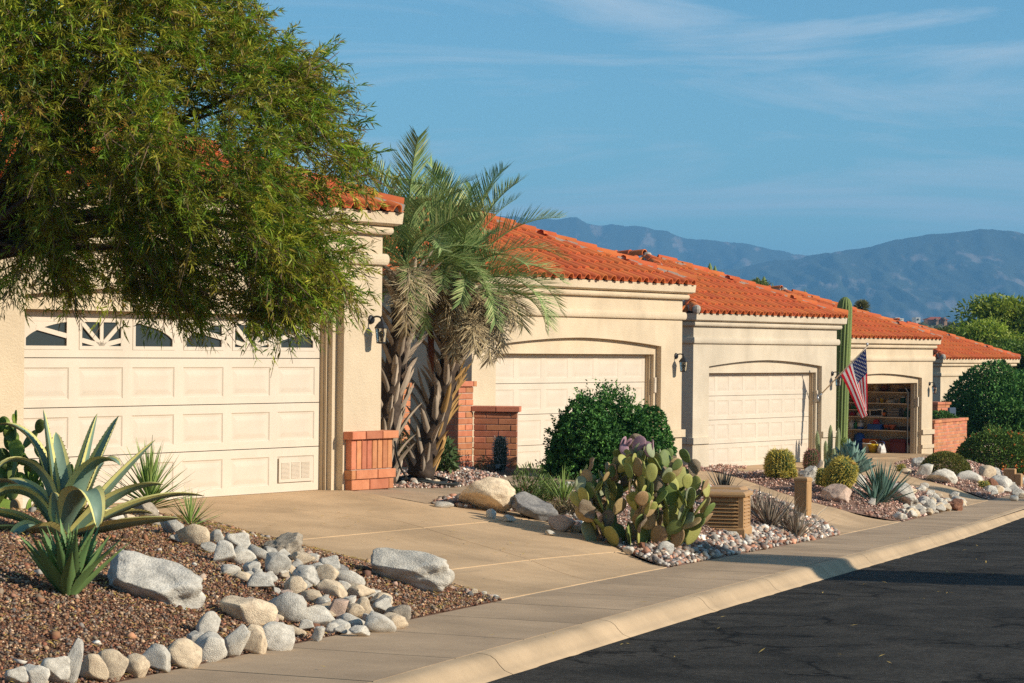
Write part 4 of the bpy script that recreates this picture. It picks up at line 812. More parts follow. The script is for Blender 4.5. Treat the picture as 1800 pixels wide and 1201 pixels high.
m = MB(); bevbox(m, -.19, .10, -.12, .12, -.1, .38, .02); obj('body', m.mesh('body', UTIL), ub); m = MB(); bevbox(m, .11, .26, -.12, .12, -.1, .26, .02); obj('side_box', m.mesh('side_box', UTIL), ub)
# hose
HOSE = mat('black_rubber', (.02, .024, .022), .6); p0 = gnd(745, 846); P = []
P += [at(694, 776, 31.0), at(697, 800, 31.1), at(705, 825, 31.4), at(716, 842, 31.8)]
for k in range(46):
    a = k*.52 + 2.6; r = .38 + .10*math.sin(k*.37); q = np.array([p0[0] + r*math.cos(a)*1.0 + .05*math.sin(k), p0[1] + r*math.sin(a)*1.3, 0]); q[2] = float(GM(q[0], q[1])) + .03 + .02*(k % 9)/3*.6; P.append(q)
pts = np.array(P); tq = np.arange(len(pts)); ti = np.linspace(0, len(pts)-1, len(pts)*4); m = MB(); m.tube(np.stack([np.interp(ti, tq, pts[:, c]) for c in range(3)], 1), .014, 6); tag(obj('garden_hose', m.mesh('garden_hose', HOSE, True)), 'black garden hose lying in loose coils at the palm foot', 'hose')
# ------------------------------------------------------------------ flag on its pole
hp = np.array(HOUSES[2][0]); fz = HOUSES[2][1]
WHITE, RED, BLUE = mat('flag_white', (.85, .83, .80), .8, trans=.5), mat('flag_red', (.75, .02, .04), .8, trans=.5), mat('flag_blue', (.016, .035, .17), .8, trans=.35)
POLE = mat('pole_paint', (.62, .50, .36), .45); STEEL = mat('steel', (.45, .45, .44), .35, metal=.8)
b0 = np.array([*(hp + (XB - .04)*HD + (R1 - .02)*HIN), fz + 1.52]); tip = b0 + np.array([*(NF*1.30), 1.24]); pd = (tip - b0)/np.linalg.norm(tip - b0)
fp = thing('flag_pole', 'slanted tan flag pole fixed beside the closed garage door', 'flag pole', tuple(b0)); loc = lambda q: np.array(q) - b0
m = MB(); m.tube([loc(b0 - pd*.02), loc(tip)], .0155, 10); obj('pole', m.mesh('pole', POLE, True), fp)
m = MB(); m.tube([loc(b0 - pd*.03), loc(b0 + pd*.16)], .026, 10); m.box(-.04, .04, -.04, .04, -.09, .07, M=Matrix.Rotation(HRZ, 4, 'Z')); obj('bracket', m.mesh('bracket', STEEL, True), fp)
m = MB(); m.lathe([(.01, 0), (.03, .03), (.035, .05), (.022, .08), (.005, .09)], 10, o=loc(tip)); obj('finial', m.mesh('finial', STEEL, True), fp)
fl = tag(obj('flag', None, None, tuple(b0)), 'hanging American flag with stars and red and white stripes', 'flag')
h0, h1_ = tip - pd*.05, tip - pd*.96
e0, e1 = h0 + np.array([*(NF*.09), 0]) + np.array([*(HD*-.04), -1.47]), h0 + np.array([*(NF*-.02), -1.66]) + np.array([*(HD*-.02), 0])
def fs(s, t_):
    a = h0 + (h1_ - h0)*s; e = e0 + (e1 - e0)*s; q = a + (e - a)*(t_ - .06*math.sin(math.pi*t_)*0); f = t_**.8*(1 - .25*t_)
    q = q + np.array([*(HD*(.04*f*math.sin(s*9.5 + 1.2*t_ + .4))), 0]) + np.array([*(NF*(.05*f*math.sin(s*7 + 2*t_ + 1.9))), -.10*math.sin(math.pi*s)*t_*(1-t_)*1.5]); return q
NT = 30; m = MB(); A = np.array([[loc(fs(i/52, j/NT)) for j in range(NT+1)] for i in range(53)])
mi = [(2 if (i < 28 and j < 12) else (1 if (i//4) % 2 == 0 else 0)) for i in range(52) for j in range(NT)]; m.grid(A, mi); obj('cloth', m.mesh('cloth', [WHITE, RED, BLUE], True), fl)
m = MB(); hd_ = [loc(fs(i/10, 0)) for i in range(11)]; m.grid(np.array([[q - pd*0 + np.array([0, 0, .004]), q + loc(b0) + (loc(fs(i/10, .03)) - q) + np.array([0, 0, .004])] for i, q in enumerate(hd_)])); obj('hem', m.mesh('hem', WHITE), fl)
m = MB()
for r in range(9):
    for c in range(6 if r % 2 == 0 else 5):
        sc, tc_ = (r + 1)/10*28/52, (2*c + 1 + (r % 2))/12*.4; o = fs(sc, tc_); es = fs(sc + .01, tc_) - o; et = fs(sc, tc_ + .01) - o; es /= np.linalg.norm(es); et /= np.linalg.norm(et); nn = np.cross(es, et); nn /= np.linalg.norm(nn)
        if nn[1] > 0: nn = -nn
        for sg in (1, -1):
            V = [loc(o) + nn*.005*sg] + [loc(o) + nn*.005*sg + (.026 if k % 2 == 0 else .011)*(-es*math.cos(k*math.pi/5) + et*math.sin(k*math.pi/5)) for k in range(10)]
            m.add(V, [(0, k+1, (k+1) % 10 + 1) for k in range(10)])
so2 = obj('stars', m.mesh('stars', mat('star_white', (.8, .8, .8), .8)), fl); so2['kind'] = 'stuff'
# ------------------------------------------------------------------ open garage: shelves along its right wall and what stands on them
g3 = HOBJ[3]; MG = Matrix.Translation((*HOUSES[3][0], HOUSES[3][1])) @ Matrix.Rotation(HRZ, 4, 'Z')
SHELF = mat('shelf_board', (.62, .54, .42), .7); xs1 = -.43
gs_ = thing('garage_shelves', 'white shelving along the right inside wall of the open garage', 'shelves'); gs_.matrix_local = MG
SHZ = [1.84, 1.50, 1.08, .68]
for z in SHZ: m = MB(); m.box(xs1-.40, xs1, .40, 3.2, z-.028, z); obj('shelf', m.mesh('shelf', SHELF), gs_)
m = MB(); m.box(xs1-.40, xs1, 1.45, 3.2, 1.26, 1.285); obj('shelf', m.mesh('shelf', SHELF), gs_)
for y in (.41, 1.5, 2.4, 3.18): m = MB(); m.box(xs1-.03, xs1-.001, y, y+.03, 0, 2.2); obj('upright', m.mesh('upright', SHELF), gs_)
C_STEEL = mat('dark_steel', (.05, .05, .05), .6); flo = MB(); flo.box(-HW+.15, -.42, R2+.02, 6.2, -.25, -.001); obj('floor', flo.mesh('floor', CONC), g3)
tk = MB(); tk.tube([(xs1-.52, .36, .02), (xs1-.52, .36, 1.85), (xs1-.52, .5, 2.05), (xs1-.52, 1.2, 2.12)], .02, 6); obj('door_track', tk.mesh('door_track', C_STEEL), g3)
def paint(name, c, r=.5): return mat(name, c, r)
C_ = {k: paint('plastic_' + k, v) for k, v in dict(white=(.62, .60, .55), cream=(.5, .42, .3), yellow=(.62, .42, .02), green=(.03, .22, .07), dgreen=(.015, .07, .03), orange=(.55, .14, .02), red=(.40, .03, .03), dred=(.10, .012, .015), blue=(.03, .10, .32), black=(.015, .015, .016), brown=(.16, .06, .03), grey=(.2, .19, .17), terra=(.36, .10, .045)).items()}
def item(name, label, cat, px, z, build, off=.2, rz=0.):
    y = .36 + (1600 - px)/52; t = thing(name, label, cat, group='things kept in the open garage'); t.matrix_local = MG @ Matrix.Translation((xs1 - off, y, z)) @ Matrix.Rotation(rz, 4, 'Z'); build(t)
def lat(part, prof, c, n=14): return lambda t: obj(part, (lambda m: (m.lathe(prof, n), m.mesh(part, C_[c], True))[1])(MB()), t)
def multi(*fs_): return lambda t: [f(t) for f in fs_]
def bx(part, w, d, h, c, z=0, cc=.012): return lambda t: obj(part, (lambda m: (bevbox(m, -w/2, w/2, -d/2, d/2, z, z+h, cc), m.mesh(part, C_[c]))[1])(MB()), t)
jar = lambda r, h, c, lid: multi(lat('jar', [(r*.9, 0), (r, .01), (r, h*.85), (r*.8, h*.9)], c), lat('lid', [(r*.82, h*.88), (r*.86, h*.9), (r*.86, h), (r*.8, h+.004)], lid))
bot = lambda r, h, c, lid: multi(lat('bottle', [(r*.9, 0), (r, .012), (r, h*.6), (r*.8, h*.72), (r*.3, h*.82), (r*.28, h*.92)], c), lat('cap', [(r*.36, h*.91), (r*.36, h), (r*.3, h+.005)], lid))
pot = lambda r, h, c: lat('pot', [(r*.68, 0), (r*.95, h*.75), (r*1.05, h*.76), (r*1.08, h), (r*.95, h), (r*.9, h*.85), (.01, h*.8)], c, 18)
def bag(w, h, c, seed):
    def f(t):
        m = MB(); r = random.Random(seed); A = []
        for z, k in ((0, .9), (.12, 1.0), (.5, .95), (.8, .8), (1, .62)): A.append([((w*k*(1 + r.uniform(-.14, .14)))*math.cos(a), w*.7*k*(1 + r.uniform(-.14, .14))*math.sin(a), h*z*(1 + (r.uniform(-.12, .2) if z > .7 else 0))) for a in np.linspace(0, 2*math.pi, 13)[:-1]])
        m.grid(np.array(A), closed=True); m.add(A[0], [tuple(range(12))[::-1]]); obj('bag_body', m.mesh('bag_body', C_[c], False), t)
    return f
def handle(w, h, c): return lambda t: obj('handle', (lambda m: (m.tube([(0, w*math.cos(a), h + w*.8*math.sin(a)) for a in np.linspace(0, math.pi, 9)], .008, 5), m.mesh('handle', C_[c], True))[1])(MB()), t)
def crate(w, d, h, c):
    def f(t):
        m = MB(); m.box(-w/2, w/2, -d/2, d/2, 0, .015)
        for x in (-w/2, w/2-.012): [m.box(x, x+.012, -d/2, d/2, z, z+h*.13) for z in np.arange(0, h, h*.29)]; [m.box(x+.001, x+.011, y, y+.015, 0, h*.98) for y in np.arange(-d/2, d/2, d/9)]
        for y in (-d/2, d/2-.012): [m.box(-w/2, w/2, y+.001, y+.011, z+.001, z+h*.12) for z in np.arange(0, h, h*.29)]
        obj('lattice', m.mesh('lattice', C_[c]), t)
    return f
S1, S2, S3, S4 = SHZ
item('jug', 'white jug on the top shelf of the open garage', 'jug', 1537, S1, bot(.09, .27, 'cream', 'white')); item('basket', 'brown lidded basket on the top shelf', 'basket', 1553, S1, multi(pot(.13, .19, 'brown'), handle(.12, .16, 'brown')))
item('storage_box', 'dark box at the near end of the top shelf', 'box', 1586, S1, bx('box_body', .3, .3, .10, 'black')); item('storage_box', 'cream box at the far end of the top shelf', 'box', 1497, S1, bx('box_body', .25, .25, .2, 'cream'))
item('basket', 'orange round basket on the second shelf', 'basket', 1503, S2, multi(pot(.17, .2, 'orange'), handle(.15, .17, 'brown'))); item('jar', 'cream jar with a white lid on the second shelf', 'jar', 1540, S2, jar(.055, .13, 'cream', 'white')); item('can', 'yellow can on the second shelf', 'can', 1547, S2, jar(.06, .15, 'yellow', 'cream'))
item('cloth_bundle', 'pale crumpled cloth bundle on the second shelf', 'cloth', 1563, S2, bag(.2, .12, 'cream', 4)); item('bottle', 'dark green tub with a white lid on the second shelf', 'tub', 1584, S2, jar(.085, .19, 'dgreen', 'white')); item('jar', 'tall tan jar near the end of the second shelf', 'jar', 1592.5, S2, jar(.06, .2, 'cream', 'cream'))
item('storage_box', 'bright green box on the short middle shelf', 'box', 1503, 1.285, bx('box_body', .22, .26, .10, 'green')); item('cap', 'red cap on the third shelf', 'cap', 1496, S3, lat('crown', [(.13, 0), (.12, .05), (.08, .10), (.02, .12)], 'red')); item('cloth_bundle', 'white bag lying on the third shelf', 'bag', 1510, S3, bag(.17, .13, 'white', 8))
def picframe(t):
    m = MB(); [m.box(-.01, .01, a, b, c, d) for a, b, c, d in ((-.22, .22, 0, .03), (-.22, .22, .20, .23), (-.22, -.19, .03, .2), (.19, .22, .03, .2))]; obj('frame_rim', m.mesh('frame_rim', C_['white']), t); bx('frame_back', .008, .4, .2, 'black', .015, .002)(t)
item('picture_frame', 'white picture frame leaning on the third shelf behind the flag', 'picture frame', 1541, S3, picframe, .33); item('bottle', 'black bottle with an orange label on the third shelf', 'bottle', 1554, S3, multi(bot(.055, .25, 'black', 'yellow'), lat('label', [(.056, .04), (.057, .05), (.057, .12), (.056, .13)], 'orange')), .3)
item('crate', 'grey lattice crate on the third shelf', 'crate', 1571, S3, crate(.3, .38, .26, 'grey'), .22); item('bottle', 'dark green spray bottle on the third shelf', 'bottle', 1590, S3, bot(.075, .27, 'dgreen', 'green')); item('bottle', 'small dark green bottle at the near end of the third shelf', 'bottle', 1596, S3, bot(.05, .24, 'dgreen', 'black'))
item('jug', 'white plastic jug on the lowest shelf', 'jug', 1494, S4, bot(.09, .28, 'white', 'white')); item('bottle', 'slim green bottle on the lowest shelf', 'bottle', 1502, S4, bot(.05, .25, 'green', 'green')); item('jug', 'white angular jug with a blue base on the lowest shelf', 'jug', 1510, S4, multi(bot(.1, .27, 'white', 'white'), lat('band', [(.101, .01), (.102, .02), (.102, .07), (.101, .08)], 'blue')))
item('storage_box', 'blue crate holding a white and red bag on the lowest shelf', 'crate', 1538, S4, multi(bx('crate_body', .3, .42, .17, 'blue'), lambda t: None), .24); item('cloth_bundle', 'white and red bundle lying in the blue crate', 'bag', 1539, S4 + .17, bag(.14, .13, 'red', 12), .24)
item('flower_pot', 'terracotta pot with a dark plant on the lowest shelf', 'flower pot', 1557, S4, multi(pot(.11, .16, 'terra'), lambda t: bag(.09, .1, 'dgreen', 3)(t).__class__ and None)); item('flower_pot', 'empty terracotta pot on the lowest shelf', 'flower pot', 1568, S4, pot(.115, .17, 'terra'), .24); item('tray', 'black tray on the lowest shelf', 'tray', 1585, S4, bx('tray_body', .3, .42, .11, 'black'))
item('stool', 'white step stool on the garage floor', 'stool', 1490, 0, multi(bx('seat', .28, .36, .03, 'white', .27), *[lambda t, a=a, b=b: obj('leg', (lambda m: (m.box(a-.015, a+.015, b-.015, b+.015, 0, .27), m.mesh('leg', C_['white']))[1])(MB()), t) for a in (-.12, .12) for b in (-.16, .16)]), .35)
item('bin', 'dark blue tall bin on the garage floor', 'bin', 1511, 0, multi(bx('bin_body', .36, .42, .30, 'blue'), lambda t: obj('bin_lid', (lambda m: (m.lathe([(.17, .30), (.19, .36), (.15, .52), (.05, .58)], 14), m.mesh('bin_lid', C_['blue'], True))[1])(MB()), t)), .3)
item('tool_box', 'orange box on the garage floor', 'box', 1533, 0, bx('box_body', .34, .46, .40, 'orange'), .3); item('storage_box', 'brown cardboard box behind the bags on the garage floor', 'box', 1556, 0, bx('box_body', .36, .5, .36, 'brown'), .25); item('cooler', 'dark red chest with a lid on the garage floor', 'chest', 1582, 0, multi(bx('chest_body', .4, .5, .34, 'dred'), bx('chest_lid', .42, .52, .08, 'dred', .345)), .28)
item('bucket', 'white sunlit bucket on the garage floor', 'bucket', 1541, 0, multi(lat('pail', [(.11, 0), (.13, .27), (.14, .27), (.14, .29), (.12, .29), (.1, .03)], 'white'), lambda t: None), .95); item('bucket', 'yellow bucket with a white cloth over its rim', 'bucket', 1552, 0, multi(pot(.15, .27, 'yellow'), handle(.14, .26, 'white')), .95); item('tote_bag', 'white and red tote bag on the garage floor', 'bag', 1567, 0, multi(bag(.17, .27, 'white', 21), handle(.1, .28, 'blue'), lambda t: bx('stripe', .1, .16, .1, 'red', 0)(t)), .95)
item('bottle', 'small cream bottle on the garage floor by the door track', 'bottle', 1597, 0, bot(.07, .3, 'cream', 'red'), .3)
# blue panel on the pillar, plants of the planter are built with the other plants
p = at(1672, 727, 80.2); m = MB(); bevbox(m, -.16, .16, -.04, .04, -.25, .2, .02); tag(obj('panel', m.mesh('panel', mat('blue_panel', (.05, .075, .11), .5)), None, (p[0], p[1]-.1, p[2]), (0, 0, HRZ - .25)), 'blue-grey panel fixed on the far brick pillar', 'panel')
# ------------------------------------------------------------------ plants
nrm = lambda v: v/(np.linalg.norm(v, axis=-1, keepdims=True) + 1e-9)
def leafset(P, Dv, L, Wd, fold=.25, mid=.45, droop=.12):
    """rhombic leaves, two faces each: base P, direction Dv, length L, width Wd"""
    n = len(P); Dv = nrm(Dv); rnd_ = rng.normal(size=(n, 3)); S_ = nrm(np.cross(Dv, rnd_)); N_ = np.cross(S_, Dv); L = np.broadcast_to(L, (n,))[:, None]; Wd = np.broadcast_to(Wd, (n,))[:, None]
    M_ = P + Dv*L*mid - N_*Wd*fold; T_ = P + Dv*L - np.array([0, 0, 1])*L*droop
    V = np.stack([P, M_ + S_*Wd*.5 + N_*Wd*fold, T_, M_ - S_*Wd*.5 + N_*Wd*fold], 1)
    b = np.arange(n)[:, None]*4; Fc = np.concatenate([b + np.array([0, 1, 2]), b + np.array([0, 2, 3])], 1).reshape(-1, 3)
    return V.reshape(-1, 3), Fc
def pick(pal, n, w=None, var=.16): pal = np.array(pal); return pal[rng.choice(len(pal), n, p=w)]*np.exp(rng.normal(0, var, (n, 1)))
def lump(n, pts, rad): i = rng.integers(0, len(pts), n); return pts[i], i
LEAF = mat('leaf', (1, 1, 1), .5, attr=True, spec=.3, trans=.42); LEAFM = mat('matte_leaf', (1, 1, 1), .7, attr=True, spec=.2, trans=.15); BARK = mat('bark', (.10, .07, .05), .9, (.05, .035, .025), 12, bump=.5, bscale=30); TWIG = mat('twig', (.20, .13, .075), .9)
def twigs(mb, A, B, r=.006):
    for a, b in zip(A, B): mb.tube([a, (np.array(a) + b)/2 + rng.normal(0, .02, 3), b], [r, r*.8, r*.4], 3, caps=False)
# the big tree at the near end: trunk stands outside the picture
def crown_tree():
    c0 = at(-155, 905, 21.6); base = np.array([c0[0], c0[1], float(GM(c0[0], c0[1]))])
    t = thing('leafy_tree', 'big green tree with narrow drooping leaves overhanging the first garage door', 'tree', base)
    sil = [(-900, -500), (-300, -650), (150, -520), (390, -260), (425, 0), (405, 45), (470, 92), (525, 128), (560, 182), (562, 225), (598, 285), (590, 322), (545, 345), (560, 395), (565, 450), (560, 515), (530, 538), (465, 556), (380, 545), (300, 538), (240, 512), (190, 478), (110, 490), (45, 462), (-60, 490), (-300, 540), (-700, 400), (-1000, 100)]
    n = 70000; P2 = rng.uniform((-1000, -640), (600, 590), (n, 2)); P2 = P2[inside(sil, P2[:, 0], P2[:, 1])]
    P2 = P2[(P2[:, 0] > -80) & (P2[:, 1] > -90) | (rng.random(len(P2)) < .10)]; d = pdist(sil, P2[:, 0], P2[:, 1])
    hd = np.clip(d/420, .03, 1)**.5*2.6; q = rng.random(len(P2)); sgn = np.where(q < .72, -1, 1); dep = sgn*hd*np.sqrt(rng.random(len(P2)))
    Yd = 21.9 + dep - (P2[:, 0] - 200)*.0006; P = np.stack([at(x, y, Y) for (x, y), Y in zip(P2, Yd)])
    lum = fbm(P[:, 0]*2.2 + 40, (P[:, 2] + P[:, 1]*.8)*2.2 + 40, 3, 77); keep = lum > .385; P, lum, d = P[keep], lum[keep], d[keep]
    P = P[rng.permutation(len(P))[:14500]]; rag = np.array([(405, -20), (430, 40), (480, 85), (540, 120), (575, 180), (590, 230), (622, 280), (595, 320), (580, 395), (590, 440), (585, 490), (565, 520), (510, 545), (440, 555), (330, 535), (200, 500), (120, 490), (30, 475)]); rq = rag[rng.integers(0, len(rag), 420)] + rng.normal(0, 13, (420, 2)); P = np.concatenate([P, np.stack([at(x, y, Y) for (x, y), Y in zip(rq, 21.6 + rng.normal(0, .5, 420))])]); lum = fbm(P[:, 0]*1.5 + 40, (P[:, 2] + P[:, 1]*.8)*1.5 + 40, 3, 77); m = len(P)
    ctr = base + np.array([.6, .4, 3.4]); Od = nrm(P - ctr); Dt = nrm(Od*.75 + rng.normal(0, .62, (m, 3)) + np.array([.1, -.1, .02])); Lt = rng.uniform(.18, .40, m)
    k = 26; u = np.linspace(.08, 1, k)[None, :, None]; Q = P[:, None] + Dt[:, None]*Lt[:, None, None]*u - np.array([0, 0, 1])*Lt[:, None, None]*u**2*.18
    tang = nrm(Dt[:, None] - np.array([0, 0, .22])*u); Dl = nrm(tang + rng.normal(0, .62, (m, k, 3)))
    L = rng.uniform(.05, .105, (m, k)); V, Fc = leafset(Q.reshape(-1, 3), Dl.reshape(-1, 3), L.ravel(), L.ravel()*.145, .15, .4, .1)
    GR_ = [(.16, .27, .02), (.25, .345, .028), (.35, .39, .035), (.115, .20, .022), (.45, .42, .05)]; tw = pick(GR_, m, var=.16); yl = rng.random(m) < .20; tw[yl] = pick([(.26, .24, .03), (.30, .22, .035), (.2, .2, .03)], yl.sum())
    c = np.repeat(tw, k, 0)*np.exp(rng.normal(0, .2, (m*k, 1))); o = rng.random(m*k) < .05; c[o] = pick([(.40, .30, .04), (.34, .20, .05), (.22, .15, .07)], o.sum())
    V = V - base; obj('crown', fastmesh('crown', V, Fc, LEAF, np.repeat(c, 2, 0)), t, kind='stuff')
    lm = MB(); lm.tube([(0, 0, -.2), (.05, .05, .7), (.2, .1, 1.5), (.45, .2, 2.2)], [.24, .19, .16, .14], 12); obj('trunk', lm.mesh('trunk', BARK, True), t)
    sel = rng.permutation(m)[:46]; b = MB(); st = np.array([.45, .2, 2.2])
    for i in sel:
        e = P[i] - base; mid = (st + e)/2 + np.array([0, 0, .35]) + rng.normal(0, .2, 3); q = np.linspace(0, 1, 8)[:, None]; b.tube((1-q)**2*st + 2*q*(1-q)*mid + q*q*e, np.linspace(.055, .008, 8), 6)
    obj('limbs', b.mesh('limbs', BARK, True), t, kind='stuff'); b = MB(); twigs(b, P[::3] - base, (P + Dt*Lt[:, None] - np.array([0, 0, 1])*Lt[:, None]*.4)[::3] - base, .0055); obj('twigs', b.mesh('twigs', TWIG), t, kind='stuff')
crown_tree()
def bush(name, label, cat, c, r, n, L, Wr, pal, group=None, flowers=None, lumps=24, rough=.16, up=.25, hollow=.55, m=None, stems=12, tips=False, seed=0, w=None, sprigs=0, sharp=9):
    """shrub: leaves in clumps on a lumpy shell over a few stems; c = middle of its foot, r = half sizes"""
    global rng; rng = np.random.default_rng(sum(map(ord, label)))
    t = thing(name, label, cat, c, 0, group); r = np.array(r); lp = nrm(rng.normal(size=(lumps, 3))); lp[:, 2] = np.abs(lp[:, 2]); ls = rng.uniform(-rough, rough, lumps)
    u = nrm(rng.normal(size=(n, 3))); u[:, 2] = np.abs(u[:, 2])*1.0; k = (u @ lp.T); bump = np.clip(np.exp((k - 1)*sharp) @ ls, -.28, .26); rad = (1 - (1 - hollow)*rng.random(n)**1.6)*(1 + bump)
    P = u*r*rad[:, None] + np.array([0, 0, .02]); Dv = nrm(u*np.array([1, 1, .7]) + rng.normal(0, .6, (n, 3)) + np.array([0, 0, up])); LL_ = L*np.exp(rng.normal(0, .25, n)); c_ = pick(pal, n, w)
    if tips:
        nt_ = n//9; cp = P[:nt_]; cd_ = Dv[:nt_]; P = np.repeat(cp, 9, 0); Dv = nrm(np.repeat(cd_, 9, 0)*.7 + rng.normal(0, .55, (nt_*9, 3))); LL_ = L*np.exp(rng.normal(0, .2, nt_*9)); c_ = np.repeat(pick(pal, nt_, w, .2), 9, 0)*np.exp(rng.normal(0, .12, (nt_*9, 1)))
    if sprigs:                                             # shoots that stand out of the outline
        su = nrm(rng.normal(size=(sprigs, 3)) + np.array([0, 0, .6])); su[:, 2] = np.abs(su[:, 2]); q_ = rng.random((sprigs, 26)); o_ = su[:, None]*r*(.92 + .30*q_[..., None]*rng.uniform(.3, 1, (sprigs, 1, 1))) + rng.normal(0, .018, (sprigs, 26, 3)); P = np.concatenate([P, o_.reshape(-1, 3)]); Dv = np.concatenate([Dv, nrm(np.repeat(su, 26, 0) + rng.normal(0, .7, (sprigs*26, 3)))]); LL_ = np.r_[LL_, np.full(sprigs*26, L*.95)]; c_ = np.concatenate([c_, np.repeat(pick(pal, sprigs), 26, 0)])
    V, Fc = leafset(P, Dv, LL_, LL_*Wr); obj('foliage', fastmesh('foliage', V, Fc, m or LEAFM, np.repeat(c_, 2, 0)), t, kind='stuff')
    b = MB()
    for _ in range(stems):
        e = nrm(rng.normal(size=3)); e[2] = abs(e[2]) + .3; e = nrm(e)*r*.8; b.tube([(0, 0, -.1), e*.45 + rng.normal(0, .03, 3), e], [.02, .012, .005], 5)
    obj('stems', b.mesh('stems', TWIG), t, kind='stuff')
    if flowers:
        nf, fc, fr = flowers; u = nrm(rng.normal(size=(nf, 3))); u[:, 2] = np.abs(u[:, 2]); P = np.repeat(u*r*1.03, 7, 0) + rng.normal(0, fr*.5, (nf*7, 3)); V, Fc = leafset(P, rng.normal(size=(nf*7, 3)), fr, fr*.9); obj('flowers', fastmesh('flowers', V, Fc, LEAFM, np.repeat(pick(fc, nf*7), 2, 0)), t, kind='stuff')
    return t
DG = [(.06, .165, .038), (.09, .215, .045), (.125, .27, .055), (.045, .12, .03)]
p = at(1062, 832, 37.6); bush('round_bush', 'round dark green bush in front of the second garage door', 'bush', (p[0], p[1], p[2] - .08), (.90, .9, 1.30), 56000, .056, .52, DG, rough=.36, tips=True, lumps=40, hollow=.45, sprigs=260, sharp=16)
p = at(1768, 760, 84); bush('hedge_bush', 'tall dark green bush in front of the farthest house', 'bush', (p[0], p[1], p[2]-.2), (1.95, 1.6, 2.15), 34000, .115, .5, DG + [(.10, .20, .04)], rough=.25, sprigs=120, lumps=40, sharp=14)
p = at(1840, 800, 88); bush('hedge_bush', 'tall dark bush at the picture edge behind the flowering bush', 'bush', (p[0], p[1], p[2]-.2), (1.8, 1.6, 2.7), 24000, .115, .5, DG, rough=.2)
p = at(1758, 832, 71); bush('flowering_bush', 'rounded green bush dotted with orange flowers', 'bush', (p[0], p[1], p[2]-.1), (1.32, 1.1, 1.38), 30000, .06, .55, [(.11, .19, .035), (.15, .23, .045), (.08, .15, .03)], sprigs=160, flowers=(80, [(.75, .16, .03), (.65, .24, .04), (.8, .12, .04)], .055), rough=.08, hollow=.75, lumps=40)
p = gnd(1668, 836); bush('dome_shrub', 'low olive green dome shrub behind the long pale boulder', 'shrub', (p[0], p[1] + .5, p[2]-.1), (.62, .6, .60), 16000, .035, .5, [(.14, .17, .035), (.20, .20, .045), (.11, .14, .03), (.27, .21, .045)], rough=.05, hollow=.8)
p = at(1657, 746, 76.2); bush('planter_shrub', 'bright green leafy plant growing in the brick planter', 'shrub', (p[0], p[1], p[2]), (.5, .5, .40), 2600, .07, .55, [(.06, .15, .03), (.09, .19, .04)])
p = gnd(1212, 806); bush('succulent_shrub', 'small grey green shrub against the shaded house corner', 'shrub', (p[0], p[1], p[2]-.05), (.28, .28, .50), 3000, .07, .3, [(.10, .15, .06), (.14, .19, .08)])
p = gnd(1254, 806); bush('succulent_shrub', 'spreading blue green shrub left of the third garage door', 'shrub', (p[0], p[1], p[2]-.05), (.48, .42, .50), 5200, .075, .28, [(.07, .14, .06), (.10, .18, .08), (.05, .10, .04)], rough=.25)
p = gnd(1284, 806); bush('succulent_shrub', 'small orange tipped succulent right of the spreading shrub', 'shrub', (p[0], p[1], p[2]-.03), (.2, .2, .34), 1100, .06, .35, [(.32, .22, .07), (.25, .20, .07), (.14, .17, .06)])
p = gnd(1228, 812); bush('succulent_shrub', 'low yellow green succulent on the pink gravel', 'shrub', (p[0], p[1] - .3, p[2]-.03), (.18, .18, .16), 800, .05, .4, [(.22, .24, .08), (.16, .19, .07)])
p = gnd(1486, 812); bush('succulent_shrub', 'yellow green shrub at the foot of the tall saguaro', 'shrub', (p[0], p[1] + .5, p[2]-.05), (.32, .3, .55), 2600, .06, .3, [(.16, .22, .05), (.22, .27, .07)])
p = at(853, 824, 37.4); bush('clump_cactus', 'little dark clump plant beside the small barrel cactus', 'shrub', (p[0], p[1], p[2]-.03), (.15, .13, .17), 700, .04, .2, [(.05, .055, .03), (.09, .08, .04)], hollow=.8)
p = at(782, 822, 35.2); bush('weed', 'green weed growing at the leaning palm foot', 'weed', (p[0], p[1], p[2]-.05), (.16, .16, .42), 420, .10, .4, [(.10, .15, .05), (.07, .12, .04)], hollow=.3)
p = at(702, 800, 33.2); bush('weed', 'thin olive weed growing between palm and pilaster', 'weed', (p[0], p[1], p[2]-.05), (.12, .12, .45), 300, .07, .3, [(.16, .15, .07), (.10, .11, .05)], hollow=.2)
for x, y, h, lb in ((925, 884, .42, 'upright green weed behind the dark boulder'), (962, 880, .28, 'fine green weed beside the bright yucca')):
    p = gnd(x, y); bush('weed', lb, 'weed', p, (.26, .22, h), 900, .08, .16, [(.10, .16, .04), (.15, .20, .06)], hollow=.2, up=1.)
p = gnd(1000, 905); bush('weed', 'dry brown grass tuft in the shade beside the prickly pear', 'weed', p, (.35, .2, .14), 900, .09, .1, [(.25, .18, .10), (.13, .12, .06)], hollow=.2, up=.6)
